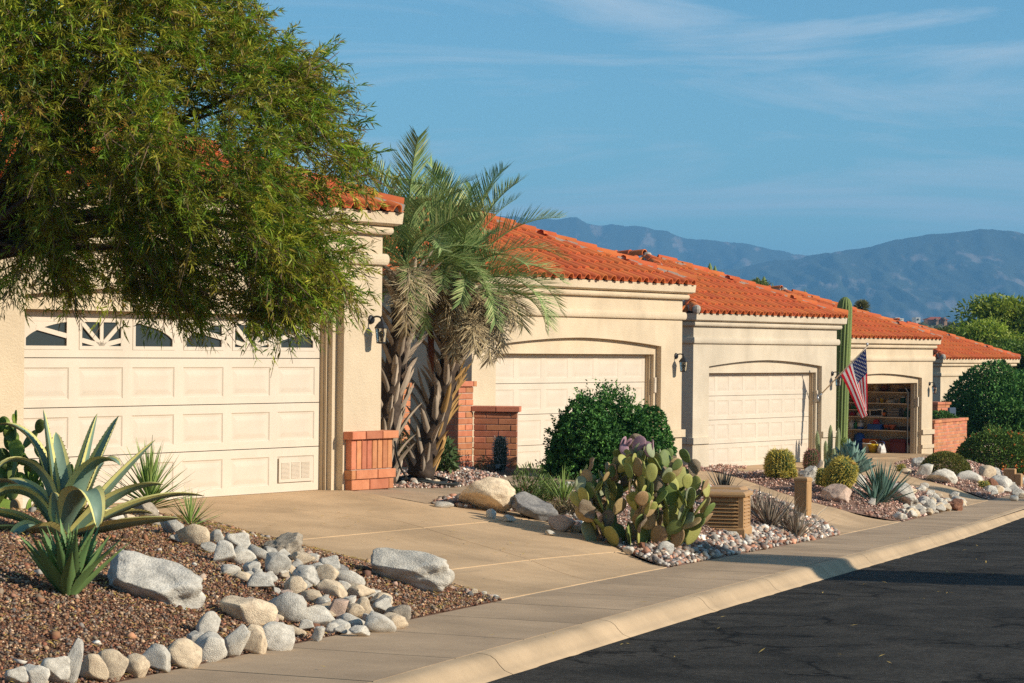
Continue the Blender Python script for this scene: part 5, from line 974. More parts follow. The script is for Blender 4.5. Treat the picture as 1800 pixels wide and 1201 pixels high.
# stiff-leaved rosettes: every blade an object of its own
def blade(L, Wd, bend, e0=0., chan=.25, n=9, wmax=.35, mats=None, teeth=0., thick=.10, margin=None, curl=1.0, taper=1.0):
    """blade in the XZ plane: starts along +Z, bends towards +X by `bend` radians"""
    s = np.linspace(0, 1, n); ang = e0 + bend*s**curl; dx = np.sin(ang)*L/(n-1); dz = np.cos(ang)*L/(n-1); x = np.r_[0, np.cumsum(dx[:-1])]; z = np.r_[0, np.cumsum(dz[:-1])]
    wd = np.where(s < wmax, .55 + .45*(s/wmax)**.8, np.clip((1 - s)/(1 - wmax), 0, 1)**taper)*Wd + .002; ty, tn = [-1, -.66, 0, .66, 1], [1, .56, 0, .56, 1]; A, B = [], []
    for i in range(n):
        nx, nz = -math.cos(ang[i]), math.sin(ang[i])            # normal on the inner side
        A.append([(x[i] + nx*chan*wd[i]*.5*k, a*wd[i]*.5, z[i] + nz*chan*wd[i]*.5*k) for a, k in zip(ty, tn)])
        B.append([(x[i] + nx*(chan*wd[i]*.5*k - thick*wd[i]*(1 - abs(a))), a*wd[i]*.5, z[i] + nz*(chan*wd[i]*.5*k - thick*wd[i]*(1 - abs(a)))) for a, k in zip(ty, tn)])
    mb = MB(); mi = [(1 if (margin and j in (0, 3)) else 0) for i in range(n-1) for j in range(4)]; mb.grid(np.array(A), mi); mb.grid(np.array(B)[:, ::-1], mi)
    if teeth:
        for sd in (0, -1):
            P = np.array([a[sd] for a in A]); k = max(6, int(L/.045))
            for q in np.linspace(.08, .92, k):
                i = min(int(q*(n-1)), n-2); f = q*(n-1) - i; o = P[i]*(1-f) + P[i+1]*f; T = nrm(P[i+1] - P[i]); out = np.array([0, 1 if sd else -1, 0])
                mb.add([o - T*teeth*.7, o + T*teeth*.7, o + out*teeth*1.1 + T*teeth*.4], [(0, 1, 2)], 2)
    return mb.mesh('leaf', mats, True)
SPINE = mat('dark_spine', (.09, .04, .02), .7)
def plantmat(name, c, c2, rough=.6, st=(1, 1, .15), sc=25, rnd=.12): return mat(name, c, rough, c2, sc, .3, .7, 4, stretch=st, rnd=rnd, spec=.3, hue=.01)
def rosette(name, label, cat, base, n, tmpl, el, sc, spread=.06, hgt=.0, group=None, tw=.25, az0=0., scz=None):
    """n blades spiralling up: outer ones lean most; el = (outer, inner) lean from vertical in radians"""
    t = thing(name, label, cat, base, 0, group); h = len(tmpl)
    for i in range(n):
        u = (i + .5)/n; a = az0 + i*2.39996 + random.gauss(0, .12); ln = el[0] + (el[1] - el[0])*u**.9 + random.gauss(0, .05); k = random.uniform(*sc)*(1 - (.25*u if scz is None else scz*u))
        M = Matrix.Translation((spread*math.cos(a)*(1 - u), spread*math.sin(a)*(1 - u), hgt*u)) @ Matrix.Rotation(a, 4, 'Z') @ Matrix.Rotation(ln, 4, 'Y') @ Matrix.Rotation(random.gauss(0, tw), 4, 'Z') @ Matrix.Scale(k, 4)
        obj('leaf', tmpl[i % h], t, mw=M)
    return t
BLUEG = plantmat('blue_green_leaf', (.10, .17, .115), (.075, .135, .085)); GREENB = plantmat('green_blade', (.16, .26, .085), (.11, .19, .06)); YUC = plantmat('yucca_blade', (.33, .43, .11), (.20, .30, .075)); ALOE = plantmat('grey_aloe_blade', (.36, .285, .20), (.18, .145, .11), sc=14); DALOE = plantmat('dark_aloe_blade', (.085, .085, .065), (.05, .05, .04)); ART = plantmat('pale_blue_leaf', (.23, .35, .28), (.16, .26, .20)); BLU = plantmat('sword_leaf', (.12, .21, .16), (.08, .15, .11))
T_SM = [blade(.52, .115, b, 0, .3, teeth=.009, mats=[GREENB, GREENB, SPINE], wmax=.28) for b in (.12, -.05, .3)]
p = gnd(120, 1046); rosette('agave', 'small spiky green agave with toothed leaves in front of the big variegated one', 'agave', p, 44, T_SM, (.85, .03), (.85, 1.15), .05, .05)
T_YU = [blade(.62, .032, b, 0, .2, mats=[YUC], wmax=.2) for b in (.1, .35, -.1)]
p = gnd(262, 905); p[2] += .05; rosette('yucca', 'bright green yucca standing behind the rocks before the first garage door', 'yucca', p, 95, T_YU, (1.5, .05), (.8, 1.1), .05, .22)
p = gnd(335, 925); rosette('yucca', 'small low green yucca at the driveway edge by the rocks', 'yucca', p, 46, T_YU, (1.45, .1), (.45, .65), .05, .08)
p = gnd(990, 898); p[2] += .05; rosette('yucca', 'bright yellow green yucca left of the prickly pear', 'yucca', p, 60, T_YU, (1.4, .05), (.6, .9), .05, .12)
T_AL = [blade(.56, .042, b, 0, .35, mats=[ALOE], wmax=.15) for b in (.15, -.12, .35, -.3)]
for k, (x, y, n, s, lb) in enumerate([(1352, 925, 64, 1.0, 'tall grey brown aloe clump between louvred box and tan post'), (1330, 905, 30, .8, 'thin grey aloe behind the louvred utility box'), (1400, 944, 58, .82, 'bushy grey brown aloe in front of the tan post'), (1380, 930, 34, .85, 'grey aloe between the tall clump and the tan post')]):
    p = gnd(x, y); rosette('aloe', lb, 'aloe', p, n, T_AL, (1.0, .0), (.8*s, 1.15*s), .07, .03, 'grey brown aloes by the tan post')
T_DA = [blade(.5, .05, b, 0, .35, mats=[DALOE], wmax=.15) for b in (.1, -.1)]
p = gnd(1272, 868); rosette('aloe', 'dark spiky aloe rising behind the tan utility boxes', 'aloe', (p[0], p[1], p[2] - .02), 26, T_DA, (.75, .0), (.8, 1.1), .05, .03)
T_BL = [blade(.85, .072, b, 0, .3, mats=[BLU], wmax=.35) for b in (.05, .15, -.05)]
p = gnd(1549, 884); rosette('sword_agave', 'dark blue green agave with long sword leaves above the white stones', 'agave', p, 58, T_BL, (1.1, .02), (.85, 1.15), .08, .08); p = gnd(1536, 888); rosette('sword_agave', 'smaller sword leaved offset at the foot of the blue green agave', 'agave', p, 24, T_BL, (1.0, .05), (.5, .65), .05, .05)
T_AR = [blade(.46, .17, b, 0, .4, mats=[ART, ART, SPINE], wmax=.55, taper=.7, teeth=.006) for b in (-.25, -.1, -.4)]
p = gnd(1494, 846); p[2] += .12; rosette('artichoke_agave', 'pale blue agave with broad overlapping leaves right of the barrel cacti', 'agave', p, 64, T_AR, (1.35, .0), (1.0, 1.2), .06, .22, scz=.1)
T_ARS = [blade(.24, .05, b, 0, .4, mats=[BLUEG], wmax=.45) for b in (-.2, -.05)]
p = gnd(1457, 826); rosette('small_agave', 'small blue green agave below the column cacti', 'agave', p, 48, T_ARS, (1.4, .0), (.9, 1.2), .07, .08); p = gnd(1470, 830); rosette('small_agave', 'little blue green agave touching the broad leaved agave', 'agave', p, 34, T_ARS, (1.4, .0), (.8, 1.0), .06, .06)
# the big variegated agave, leaf by leaf
AGG = plantmat('agave_green', (.23, .33, .235), (.16, .245, .17), .5, (1, 1, .2), 12); AGY = mat('agave_margin', (.74, .66, .24), .6, (.64, .57, .2), 10)
ab = gnd(112, 940); ab[2] -= .02; ag = thing('variegated_agave', 'huge variegated agave with yellow edged curling leaves on the gravel mound', 'agave', ab)
for az, e0, bend, curl, L, Wd in [(175, .10, .05, 1, 1.12, .10), (20, .16, .10, 1, 1.10, .15), (35, .34, .15, 1, 1.15, .13), (8, .62, .18, 1, 1.12, .13), (-10, .80, .9, 2.2, 1.0, .14), (-60, .55, 3.0, 2.0, 1.15, .15), (-15, 1.28, .22, 1, 1.05, .14), (14, 1.05, .75, 2, 1.25, .10), (165, .18, 2.3, 3.2, 1.35, .09), (190, .30, 4.9, 1.7, 1.25, .12),
        (180, 1.05, .9, 1.5, .95, .11), (196, 1.30, .5, 1, .9, .10), (-125, 1.0, 1.35, 1.2, .62, .15), (110, .25, .5, 1.5, 1.0, .12), (75, .6, .8, 1.6, 1.0, .12), (140, .7, 1.4, 1.8, 1.1, .12), (-35, .30, 2.2, 3, 1.05, .14), (-95, .35, .5, 1, .5, .11), (200, .12, 3.2, 2.6, 1.1, .11), (50, 1.15, .7, 1.5, 1.0, .11)]:
    me = blade(L*.9, Wd*1.8, bend, e0, .42, 22, .42, [AGG, AGY, SPINE], .011, .12, True, curl, .6); a = math.radians(az); obj('leaf', me, ag, mw=Matrix.Translation((.05*math.cos(a), .05*math.sin(a), 0)) @ Matrix.Rotation(a, 4, 'Z'))
# prickly pears: pads grow from pads, each an object of its own
def padmat(name, c, c2, sp=(.05, .05, .02)):
    m = mat(name, c, .6, c2, 7, .3, .7, 3, rnd=.14, hue=.012, spec=.3); t = m.node_tree; b = t.nodes['Principled BSDF']; L = t.links.new; src = b.inputs['Base Color'].links[0].from_socket
    tc = nd(t, 'ShaderNodeTexCoord'); v = nd(t, 'ShaderNodeTexVoronoi', i_Scale=26.); v.inputs['Randomness'].default_value = .25; mp = nd(t, 'ShaderNodeMapping'); mp.inputs['Scale'].default_value = (1, .01, 1); L(tc.outputs['Object'], mp.inputs[0]); L(mp.outputs[0], v.inputs['Vector'])
    r = nd(t, 'ShaderNodeMapRange'); r.inputs[1].default_value = .16; r.inputs[2].default_value = .24; L(v.outputs['Distance'], r.inputs[0]); mx = nd(t, 'ShaderNodeMix', data_type='RGBA'); mx.inputs[6].default_value = (*sp, 1); L(r.outputs[0], mx.inputs[0]); L(src, mx.inputs[7]); L(mx.outputs[2], b.inputs['Base Color']); return m
PADG = padmat('pad_green', (.21, .265, .07), (.14, .195, .055)); PADY = padmat('pad_yellow_green', (.42, .40, .11), (.29, .31, .08), (.12, .08, .03)); PADP = padmat('pad_purple', (.46, .26, .32), (.34, .22, .22), (.12, .06, .07)); PADB = padmat('pad_brown', (.46, .31, .15), (.27, .18, .08), (.10, .06, .03)); PADD = mat('pad_dry', (.42, .34, .23), .9, (.22, .15, .09), 16, bump=.8, bscale=22, bdist=.03, rnd=.15); PADW = padmat('pad_pale', (.34, .36, .21), (.26, .29, .15)); PADF = padmat('pad_fresh', (.24, .34, .05), (.17, .26, .04))
def pad_me(seed, dry=False):
    bm = bmesh.new(); bmesh.ops.create_uvsphere(bm, u_segments=18, v_segments=10, radius=1); r = random.Random(seed); wob = r.uniform(-.1, .1)
    for v in bm.verts:
        x, y, z = v.co; k = 1 - .16*(1 - z)*.9 if z < 1 else 1
        v.co = Vector((x*k*.92, y*(.13 if not dry else .09 + .1*r.random()), z + 1.0)); v.co.y += wob*(v.co.x**2)*.6 + (.12*math.sin(v.co.x*4 + v.co.z*3)*(1 if dry else .15))
        if dry: v.co.x *= 1 + .12*math.sin(v.co.z*9 + seed)
    me = bpy.data.meshes.new('pad'); bm.to_mesh(me); bm.free(); me.materials.append(PADG); me.polygons.foreach_set('use_smooth', [True]*len(me.polygons)); return me
PADS = [pad_me(k) for k in range(5)]; DRYP = [pad_me(50 + k, True) for k in range(3)]
def pear(label, base, dome, nb, levels, size, mats, top=None, seed=5, nmax=170, facing=None):
    r = random.Random(seed); t = thing('prickly_pear', label, 'cactus', base); todo = []; cnt = 0; dome = np.array(dome)
    for k in range(nb):
        a = k*2.4; q = math.sqrt((k + .5)/nb); todo.append((Vector((dome[0]*.62*q*math.cos(a), dome[1]*.62*q*math.sin(a), -.03)), Vector((.55*q*math.cos(a), .55*q*math.sin(a), 1)).normalized(), r.uniform(0, 6.28), 0, 1.15))
    while todo and cnt < nmax:
        p, d, a, lv, s = todo.pop(r.randrange(len(todo))); sz = size*s*r.uniform(.82, 1.18); side = Vector((math.cos(a), math.sin(a), 0)); nn = d.cross(side).normalized(); side = nn.cross(d).normalized()
        M = frame3(p, side, nn, d) @ Matrix.Diagonal((sz*r.uniform(.85, 1.05), sz*1.1, sz*1.05, 1)); tipz = p + d*sz*2.1; u = r.random(); hz = tipz.z/dome[2]
        dry = u < (.10 if facing is None else .0); o = obj('pad', r.choice(DRYP if dry else PADS), t, mw=M); o.material_slots[0].link = 'OBJECT'
        if dry: mt = PADD
        elif top and hz > .92 and tipz.x < dome[0]*.15: mt = r.choice([top, top, PADW])
        else: mt = r.choice(mats if hz > .45 else mats + [PADB, PADB, PADG])
        o.material_slots[0].material = mt; cnt += 1
        if lv >= levels: continue
        for _ in range(r.choice((1, 2, 2, 3))):
            th = r.uniform(-1.15, 1.15); rim = p + d*sz*1.05 + (d*math.cos(th)*sz*1.0 + side*math.sin(th)*sz*.85)*.97; nd_ = (d*math.cos(th*.8) + side*math.sin(th*.8) + nn*r.uniform(-.55, .55) + Vector((0, 0, .42))).normalized()
            e = rim + nd_*size*2; q = (e.x/dome[0])**2 + (e.y/dome[1])**2 + (max(e.z, 0)/dome[2])**2
            if q > 1.15 or e.z < .02: continue
            todo.append((rim, nd_, a + r.gauss(0, .75), lv + 1, s*r.uniform(.82, 1.0)))
    return t
random.seed(12); p = gnd(1130, 968); p = np.array([p[0] + .02, p[1] + .55, float(GM(p[0], p[1] + .55))])
pear('wide prickly pear with green, yellow and purple pads by the driveway corner', tuple(p), (.92, .70, 1.2), 26, 9, .108, [PADG, PADG, PADY, PADY, PADW, PADB], PADP, 8, 300)
p = at(30, 880, 23.2); p[2] = float(GM(p[0], p[1])); pear('bright green prickly pear at the house corner behind the variegated agave', tuple(p), (.62, .45, 1.05), 9, 7, .10, [PADF, PADF, PADG], None, 3, 70, 1)
# ribbed cacti
def ribbed(t, axis, rad, ribs, depth, mats, spine_mat=None, sp=.03, dens=.06, name='stem', spn=4, seed=1, ring=44):
    A = np.array(axis, float); k = len(A); n = ribs*4; ph = np.arange(n)/4*2*math.pi/1; prof = 1 - depth*(1 - np.abs(np.cos(ph/2*1.0)))**1.0
    m = MB(); m.tube(A, rad, n, prof=prof); me = m.mesh(name, mats, True); obj(name, me, t)
    if spine_mat is None: return
    r = np.random.default_rng(seed); T = np.gradient(A, axis=0); T = nrm(T); seg = np.linalg.norm(np.diff(A, axis=0), axis=1); tot = seg.sum(); cum = np.r_[0, np.cumsum(seg)]; ref = np.array([0, 0, 1.]) if abs(T[0][2]) < .9 else np.array([1., 0, 0]); P, Dv = [], []
    for s in np.arange(tot*.02, tot*.99, dens):
        i = min(np.searchsorted(cum, s) - 1, k-2); i = max(i, 0); f = (s - cum[i])/max(seg[i], 1e-6); c = A[i]*(1-f) + A[i+1]*f; R_ = rad[i]*(1-f) + rad[i+1]*f; tt_ = nrm(T[i]*(1-f) + T[i+1]*f); u = nrm(np.cross(ref, tt_)); w = np.cross(tt_, u); dr_ = (rad[i+1] - rad[i])/max(seg[i], 1e-6)
        for j in range(ribs):
            a = 2*math.pi*j/ribs; o = u*math.cos(a) + w*math.sin(a); nn = nrm(o - tt_*dr_)
            for _ in range(spn): P.append(c + o*R_*.99); Dv.append(nrm(nn*.8 + r.normal(0, .55, 3)))
    P, Dv = np.array(P), np.array(Dv); L = sp*np.exp(r.normal(0, .25, len(P))); V, Fc = leafset(P, Dv, L, L*.17, .0, .25, .0); obj('spines', fastmesh('spines', V, Fc, spine_mat), t, kind='stuff')
CACT = mat('cactus_green', (.085, .135, .035), .7, (.06, .10, .03), 9); SAG = mat('saguaro_green', (.20, .26, .075), .7, (.14, .19, .06), 5, stretch=(1, 1, .2)); DCACT = mat('dark_cactus', (.035, .055, .035), .7); GOLD = mat('golden_spine', (.62, .50, .10), .6); REDS = mat('red_spine', (.30, .12, .10), .7); GREYS = mat('grey_spine', (.40, .36, .30), .7); CROWN = mat('cactus_crown', (.22, .10, .03), .9, (.40, .26, .05), 30); COLM = mat('column_cactus_green', (.20, .24, .11), .75)
def barrel(label, px, w, h, ribs, body, spm, sp, dens=.05, lean=None, crown=None, spn=4, name='barrel_cactus', Yd=None, group=None):
    p = gnd(*px) if Yd is None else at(*px, Yd); k = p[1]/F_PX; R0 = w*k/2; H = h*k; t = thing(name, label, 'cactus', (p[0], p[1] + R0*.6, p[2] - H*.04), 0, group); s = np.linspace(0, 1, 15); z = H*(1 - np.cos(s*math.pi))/2; rad = R0*np.clip(np.sin(np.clip(.08 + s*.92, 0, 1)*math.pi)**(.55), .10, 1)
    ax = np.stack([0*z, 0*z, z], 1)
    if lean: c, s_ = math.cos(lean[0]), math.sin(lean[0]); ax = np.stack([z*s_*math.cos(lean[1]), z*s_*math.sin(lean[1]), z*c + R0*.45], 1)
    ribbed(t, ax, rad, ribs, .17, body, spm, sp, dens, spn=spn)
    if crown: m = MB(); e = ax[-1]; m.lathe([(.02, -R0*.16), (R0*.42, -R0*.18), (R0*.36, -R0*.02), (R0*.15, R0*.02)], 14, o=tuple(e)); obj('crown', m.mesh('crown', CROWN, True), t)
    return t
barrel('big round golden barrel cactus in front of the third garage door', (1372, 840), 50, 50, 26, CACT, GOLD, .055, .026, crown=True, spn=6)
barrel('small yellow barrel pup left of the pair at the big golden barrel', (1379, 842), 12, 13, 14, CACT, GOLD, .05, .02, spn=5, name='barrel_pup'); barrel('small yellow barrel pup right of the pair at the big golden barrel', (1393, 840), 15, 17, 14, CACT, GOLD, .05, .02, spn=5, name='barrel_pup')
barrel('large golden barrel cactus leaning to the right', (1464, 866), 50, 56, 28, CACT, GOLD, .055, .026, lean=(.62, -.35), crown=True, spn=6); barrel('smaller golden barrel pressed against the leaning one', (1450, 856), 30, 34, 22, CACT, GOLD, .04, .035)
barrel('rust red spined barrel cactus behind the grey veined boulder', (1427, 826), 26, 36, 20, CACT, REDS, .05, .03, spn=6); barrel('tiny golden barrel cactus at the gravel tip beside the sword agave', (1585, 829), 13, 13, 14, CACT, GOLD, .05, .025, spn=5); barrel('small yellow cactus in front of the rust split rock', (1730, 860), 16, 15, 14, CACT, GOLD, .05, .025, spn=5)
barrel('dark upright barrel cactus in front of the low brick wall', (879, 826), 24, 62, 18, DCACT, GREYS, .05, .05, Yd=37.8)
p = gnd(1456, 816); cc = thing('column_cactus', 'cluster of pale column cacti beside the third garage', 'cactus', p)
for x, y, h, r in ((-.22, .1, .78, .055), (-.06, .0, .55, .05), (.05, .12, .92, .06), (.20, .05, .86, .06), (.10, -.08, .38, .05)):
    s = np.linspace(0, 1, 9); q = np.stack([x + .06*s*x*3, y + 0*s, h*s], 1); rad = r*np.array([.9, 1, 1, 1, 1, 1, .95, .75, .2]); ribbed(cc, q, rad, 9, .16, COLM, GREYS, .02, .05, 'column', 3)
p = at(1476, 800, 60.4); sg = thing('saguaro', 'tall ribbed green saguaro between the third and fourth houses', 'cactus', (p[0], p[1], p[2] - .1)); H = 4.05; s = np.r_[np.linspace(0, .94, 12), .965, .985, 1]; z = H*s; x = .10*s**2; ribbed(sg, np.stack([x, 0*x, z], 1), np.r_[np.linspace(.185, .205, 9), .205, .20, .19, .165, .12, .04], 14, .24, SAG, GREYS, .03, .09, spn=2)
# ------------------------------------------------------------------ palms
def frond_me(L, bend, e0, nl, ll, cols, dead=False, seed=0):
    r = np.random.default_rng(seed); n = 16; s = np.linspace(0, 1, n); ang = e0 + bend*s**1.3; x = np.r_[0, np.cumsum(np.sin(ang)[:-1])]*L/(n-1); z = np.r_[0, np.cumsum(np.cos(ang)[:-1])]*L/(n-1)
    m = MB(); m.tube(np.stack([x, 0*x, z], 1), np.linspace(.017, .003, n), 5); RV = np.concatenate(m.v); RF = []
    for f in m.f:
        if len(f) == 4: RF += [(f[0], f[1], f[2]), (f[0], f[2], f[3])]
    q = np.repeat(np.linspace(.16, .995, nl), 2); sd = np.tile([-1, 1], nl); a = np.interp(q, s, ang); P = np.stack([np.interp(q, s, x), 0*q, np.interp(q, s, z)], 1); T = np.stack([np.sin(a), 0*a, np.cos(a)], 1); N_ = np.stack([-np.cos(a), 0*a, np.sin(a)], 1); Y = np.stack([0*a, sd, 0*a], 1)
    Dv = nrm(T*(.55 + .5*q[:, None]) + Y*.75 + N_*(.42 if not dead else -.1) + r.normal(0, .09 if not dead else .35, P.shape)); LL_ = ll*np.sin(np.clip(.25 + q*.8, 0, 1)*math.pi*.93)**.6*r.uniform(.85, 1.1, len(q)) + .06
    n2 = len(P); S_ = nrm(np.cross(Dv, N_)); w = .017; mid = P + Dv*LL_[:, None]*.55 - np.array([.0, 0, 1])*0; tipv = P + Dv*LL_[:, None] ; V = np.stack([P - S_*w*.4, P + S_*w*.4, mid + S_*w*.45, mid - S_*w*.45, tipv], 1); b = np.arange(n2)[:, None]*5
    Fc = np.concatenate([b + np.array([0, 1, 2]), b + np.array([0, 2, 3]), b + np.array([3, 2, 4])], 1).reshape(-1, 3); c = np.repeat(pick(cols, n2), 3, 0)
    return fastmesh('frond', np.concatenate([RV, V.reshape(-1, 3)]), np.concatenate([np.array(RF), Fc + len(RV)]), LEAFM, np.concatenate([np.tile(np.array(cols[0])*.9, (len(RF), 1)), c]))
GF = [(.25, .35, .12), (.32, .42, .15), (.18, .27, .085), (.42, .45, .18)]; DF = [(.48, .37, .20), (.36, .28, .16), (.56, .45, .27), (.26, .20, .12)]
FR = [frond_me(1.95, b, 0, 62, .50, GF, seed=k) for k, b in enumerate((.85, 1.2, 1.6, 2.0))]; FRD = [frond_me(1.35, b, .2, 46, .42, DF, True, seed=9 + k) for k, b in enumerate((1.5, 2.1))]
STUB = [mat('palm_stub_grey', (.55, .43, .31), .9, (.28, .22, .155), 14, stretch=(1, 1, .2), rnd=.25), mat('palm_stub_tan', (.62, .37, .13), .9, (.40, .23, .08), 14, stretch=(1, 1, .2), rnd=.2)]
ST = [blade(l, .095, b, 0, .5, n=7, wmax=.12, mats=[STUB[0]], thick=.22, taper=.35) for l, b in ((.42, .25), (.52, -.3), (.36, -.1), (.60, .45))]
def palm(label, pts, rad, nst, fronds, seed, dead, tanside=None, spathe=False, fs_=1.):
    r = random.Random(seed); pts = np.array(pts); b = pts[0]; t = thing('palm_tree', label, 'palm', tuple(b)); q = np.linspace(0, 1, len(pts)); tt = np.linspace(0, 1, 16); A = np.stack([np.interp(tt, q, pts[:, c]) for c in range(3)], 1) - b
    k = np.ones(5)/5; A = np.stack([np.convolve(np.pad(A[:, c], 2, mode='edge'), k, 'valid') for c in range(3)], 1)
    m = MB(); m.tube(A, np.linspace(rad, rad*.7, 16), 12); obj('trunk', m.mesh('trunk', BARK, True), t); Ltot = np.linalg.norm(A[-1] - A[0])
    for i in range(nst):
        u = .02 + .97*(i + r.random())/nst; a = i*2.39996 + r.gauss(0, .2); f = u*15; j = min(int(f), 14); c = A[j]*(1 - (f-j)) + A[j+1]*(f-j); R_ = rad*(1 - .3*u)*.9
        M = Matrix.Translation(tuple(c + np.array([math.cos(a), math.sin(a), 0])*R_)) @ Matrix.Rotation(a, 4, 'Z') @ Matrix.Rotation(.42 + .25*u + r.gauss(0, .10), 4, 'Y') @ Matrix.Rotation(r.gauss(0, .2), 4, 'Z') @ Matrix.Scale(r.uniform(.75, 1.15)*(.8 + .35*u), 4)
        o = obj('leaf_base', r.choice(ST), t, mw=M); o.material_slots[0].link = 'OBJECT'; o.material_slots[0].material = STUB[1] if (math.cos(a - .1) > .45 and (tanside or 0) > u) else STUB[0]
    top = A[-1]
    for i in range(fronds):
        u = (i + .5)/fronds; a = i*2.39996 + r.gauss(0, .15); ln = 1.25*(1 - u)**.8 + r.gauss(0, .06); tm = FR[min(3, int(4*(1 - u) + r.random()*.8))]
        sc_ = fs_; obj('frond', tm, t, mw=Matrix.Translation(tuple(top + np.array([0, 0, .10 + .15*u]))) @ Matrix.Rotation(a, 4, 'Z') @ Matrix.Rotation(ln, 4, 'Y') @ Matrix.Rotation(r.gauss(0, .25), 4, 'Z') @ Matrix.Scale(r.uniform(.68, .92)*sc_, 4))
    for i in range(dead):
        a = r.uniform(0, 6.28); obj('dead_frond', r.choice(FRD), t, mw=Matrix.Translation(tuple(top + np.array([0, 0, r.uniform(-.15, .05)]))) @ Matrix.Rotation(a, 4, 'Z') @ Matrix.Rotation(r.uniform(.7, 1.5), 4, 'Y') @ Matrix.Scale(r.uniform(.55, .95), 4))
    P = nrm(rng.normal(size=(420, 3)))*np.array([.16, .16, .12])*rng.random((420, 1))**.3 + top + np.array([.05, -.3, -.05]); V, Fc = leafset(P, rng.normal(size=(420, 3)), .035, .03); obj('fruit_cluster', fastmesh('fruit_cluster', V, Fc, LEAFM, np.repeat(pick([(.45, .30, .04), (.40, .18, .03), (.3, .2, .06)], 420), 2, 0)), t, kind='stuff')
    if spathe: m = MB(); c = top + np.array([-.42, -.25, -.35]); m.tube([c, c + np.array([.02, 0, -.12]), c + np.array([.03, 0, -.40]), c + np.array([.06, 0, -.66])], [.02, .045, .04, .004], 8); obj('spathe', m.mesh('spathe', mat('spathe', (.16, .05, .02), .6), True), t)
    return t
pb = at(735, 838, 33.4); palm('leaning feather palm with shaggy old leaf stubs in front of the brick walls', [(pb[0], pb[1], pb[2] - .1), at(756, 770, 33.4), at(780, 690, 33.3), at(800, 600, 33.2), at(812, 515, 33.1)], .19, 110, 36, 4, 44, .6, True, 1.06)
pb = at(672, 858, 32.3); palm('feather palm rising behind the brick pilaster of the first house', [(pb[0], pb[1], pb[2] - .1), at(678, 770, 32.3), at(690, 680, 32.3), at(705, 590, 32.3), at(716, 470, 32.3)], .18, 90, 24, 8, 16)
# ------------------------------------------------------------------ trees beyond the houses
def far_tree(name, label, c, r, n, L, Wr, pal, ground, lumps=14, w=None, trunk=.14, sub=.45, group=None, limbs=9):
    """open crown of many leaf clumps round c with half sizes r, on limbs from a trunk that stands on ground"""
    c = np.array(c); r = np.array(r); b = np.array([c[0], c[1], ground]); t = thing(name, label, 'tree', tuple(b), 0, group); lc = nrm(rng.normal(size=(lumps, 3)))*rng.random((lumps, 1))**.4*.72; lr = rng.uniform(.6, 1.15, lumps)*sub
    i = rng.integers(0, lumps, n); u = nrm(rng.normal(size=(n, 3)))*rng.random((n, 1))**.45; P = (lc[i] + u*lr[i][:, None])*r + c - b; V, Fc = leafset(P, nrm(u*.6 + rng.normal(0, .6, (n, 3))), L*np.exp(rng.normal(0, .25, n)), L*Wr)
    obj('crown', fastmesh('crown', V, Fc, LEAF, np.repeat(pick(pal, n, w)*np.exp(rng.normal(0, .12, lumps))[i][:, None], 2, 0)), t, kind='stuff'); m = MB(); h = c[2] - b[2] - r[2]*.6
    m.tube([(0, 0, -.4), (.05, 0, h*.5), (.0, .1, h)], [trunk, trunk*.8, trunk*.65], 8); obj('trunk', m.mesh('trunk', BARK, True), t); m = MB()
    for k in range(min(limbs, lumps)): e = lc[k]*r + c - b; m.tube([(0, .1, h - .1), (e*.5 + np.array([0, 0, h*.5])) + rng.normal(0, .15, 3)*r.min()*.2, e], [trunk*.5, trunk*.3, .02], 5)
    obj('limbs', m.mesh('limbs', BARK, True), t, kind='stuff'); return t
PV = [(.22, .30, .03), (.29, .35, .04), (.16, .24, .028), (.34, .38, .06)]
far_tree('palo_verde', 'bright yellow green tree filling the skyline behind the farthest roof', at(1800, 590, 122), (4.6, 3.5, 2.3), 30000, .24, .4, PV, -3.6, 26, sub=.4)
far_tree('palo_verde', 'lower yellow green tree between the farthest roof and the tall tree', at(1722, 608, 118), (2.3, 2.2, 1.2), 14000, .20, .4, PV, -3.5, 16, sub=.45)
far_tree('desert_tree', 'olive green tree at the low end of the farthest roof ridge', at(1668, 606, 128), (1.5, 1.5, .85), 6000, .2, .4, [(.10, .12, .03), (.14, .15, .04)], -3.8, 12)
far_tree('palo_verde', 'dark green tree just above the farthest roof slope', at(1775, 632, 116), (2.6, 2, 1.1), 14000, .2, .4, [(.11, .19, .03), (.15, .23, .035)], -3.5, 14)
p = at(1735, 545, 150); t = thing('fan_palm', 'single fan palm standing out above the trees against the mountain', 'palm', (p[0], p[1], -5)); m = MB(); m.tube([(0, 0, 0), (0, 0, p[2] + 5 - .3)], [.25, .2], 8); obj('trunk', m.mesh('trunk', BARK, True), t)
u = nrm(rng.normal(size=(1500, 3)) + np.array([0, 0, .25])); V, Fc = leafset(u*.12 + np.array([0, 0, p[2] + 5]), u, .55, .035, droop=.25); obj('crown', fastmesh('crown', V, Fc, LEAFM, np.repeat(pick([(.035, .07, .025), (.06, .10, .03)], 1500), 2, 0)), t, kind='stuff')
p = at(1515, 541, 112); t = thing('tree_yucca', 'pale spiky yucca head showing above the fourth roof', 'yucca', (p[0], p[1], -3)); m = MB(); m.tube([(0, 0, 0), (0, 0, p[2] + 3)], [.16, .12], 8); obj('trunk', m.mesh('trunk', BARK, True), t)
u = nrm(rng.normal(size=(500, 3)) + np.array([0, 0, .7])); V, Fc = leafset(u*.05 + np.array([0, 0, p[2] + 3]), u, .42, .03, droop=.1); obj('crown', fastmesh('crown', V, Fc, LEAFM, np.repeat(pick([(.20, .21, .09), (.28, .26, .12)], 500), 2, 0)), t, kind='stuff')
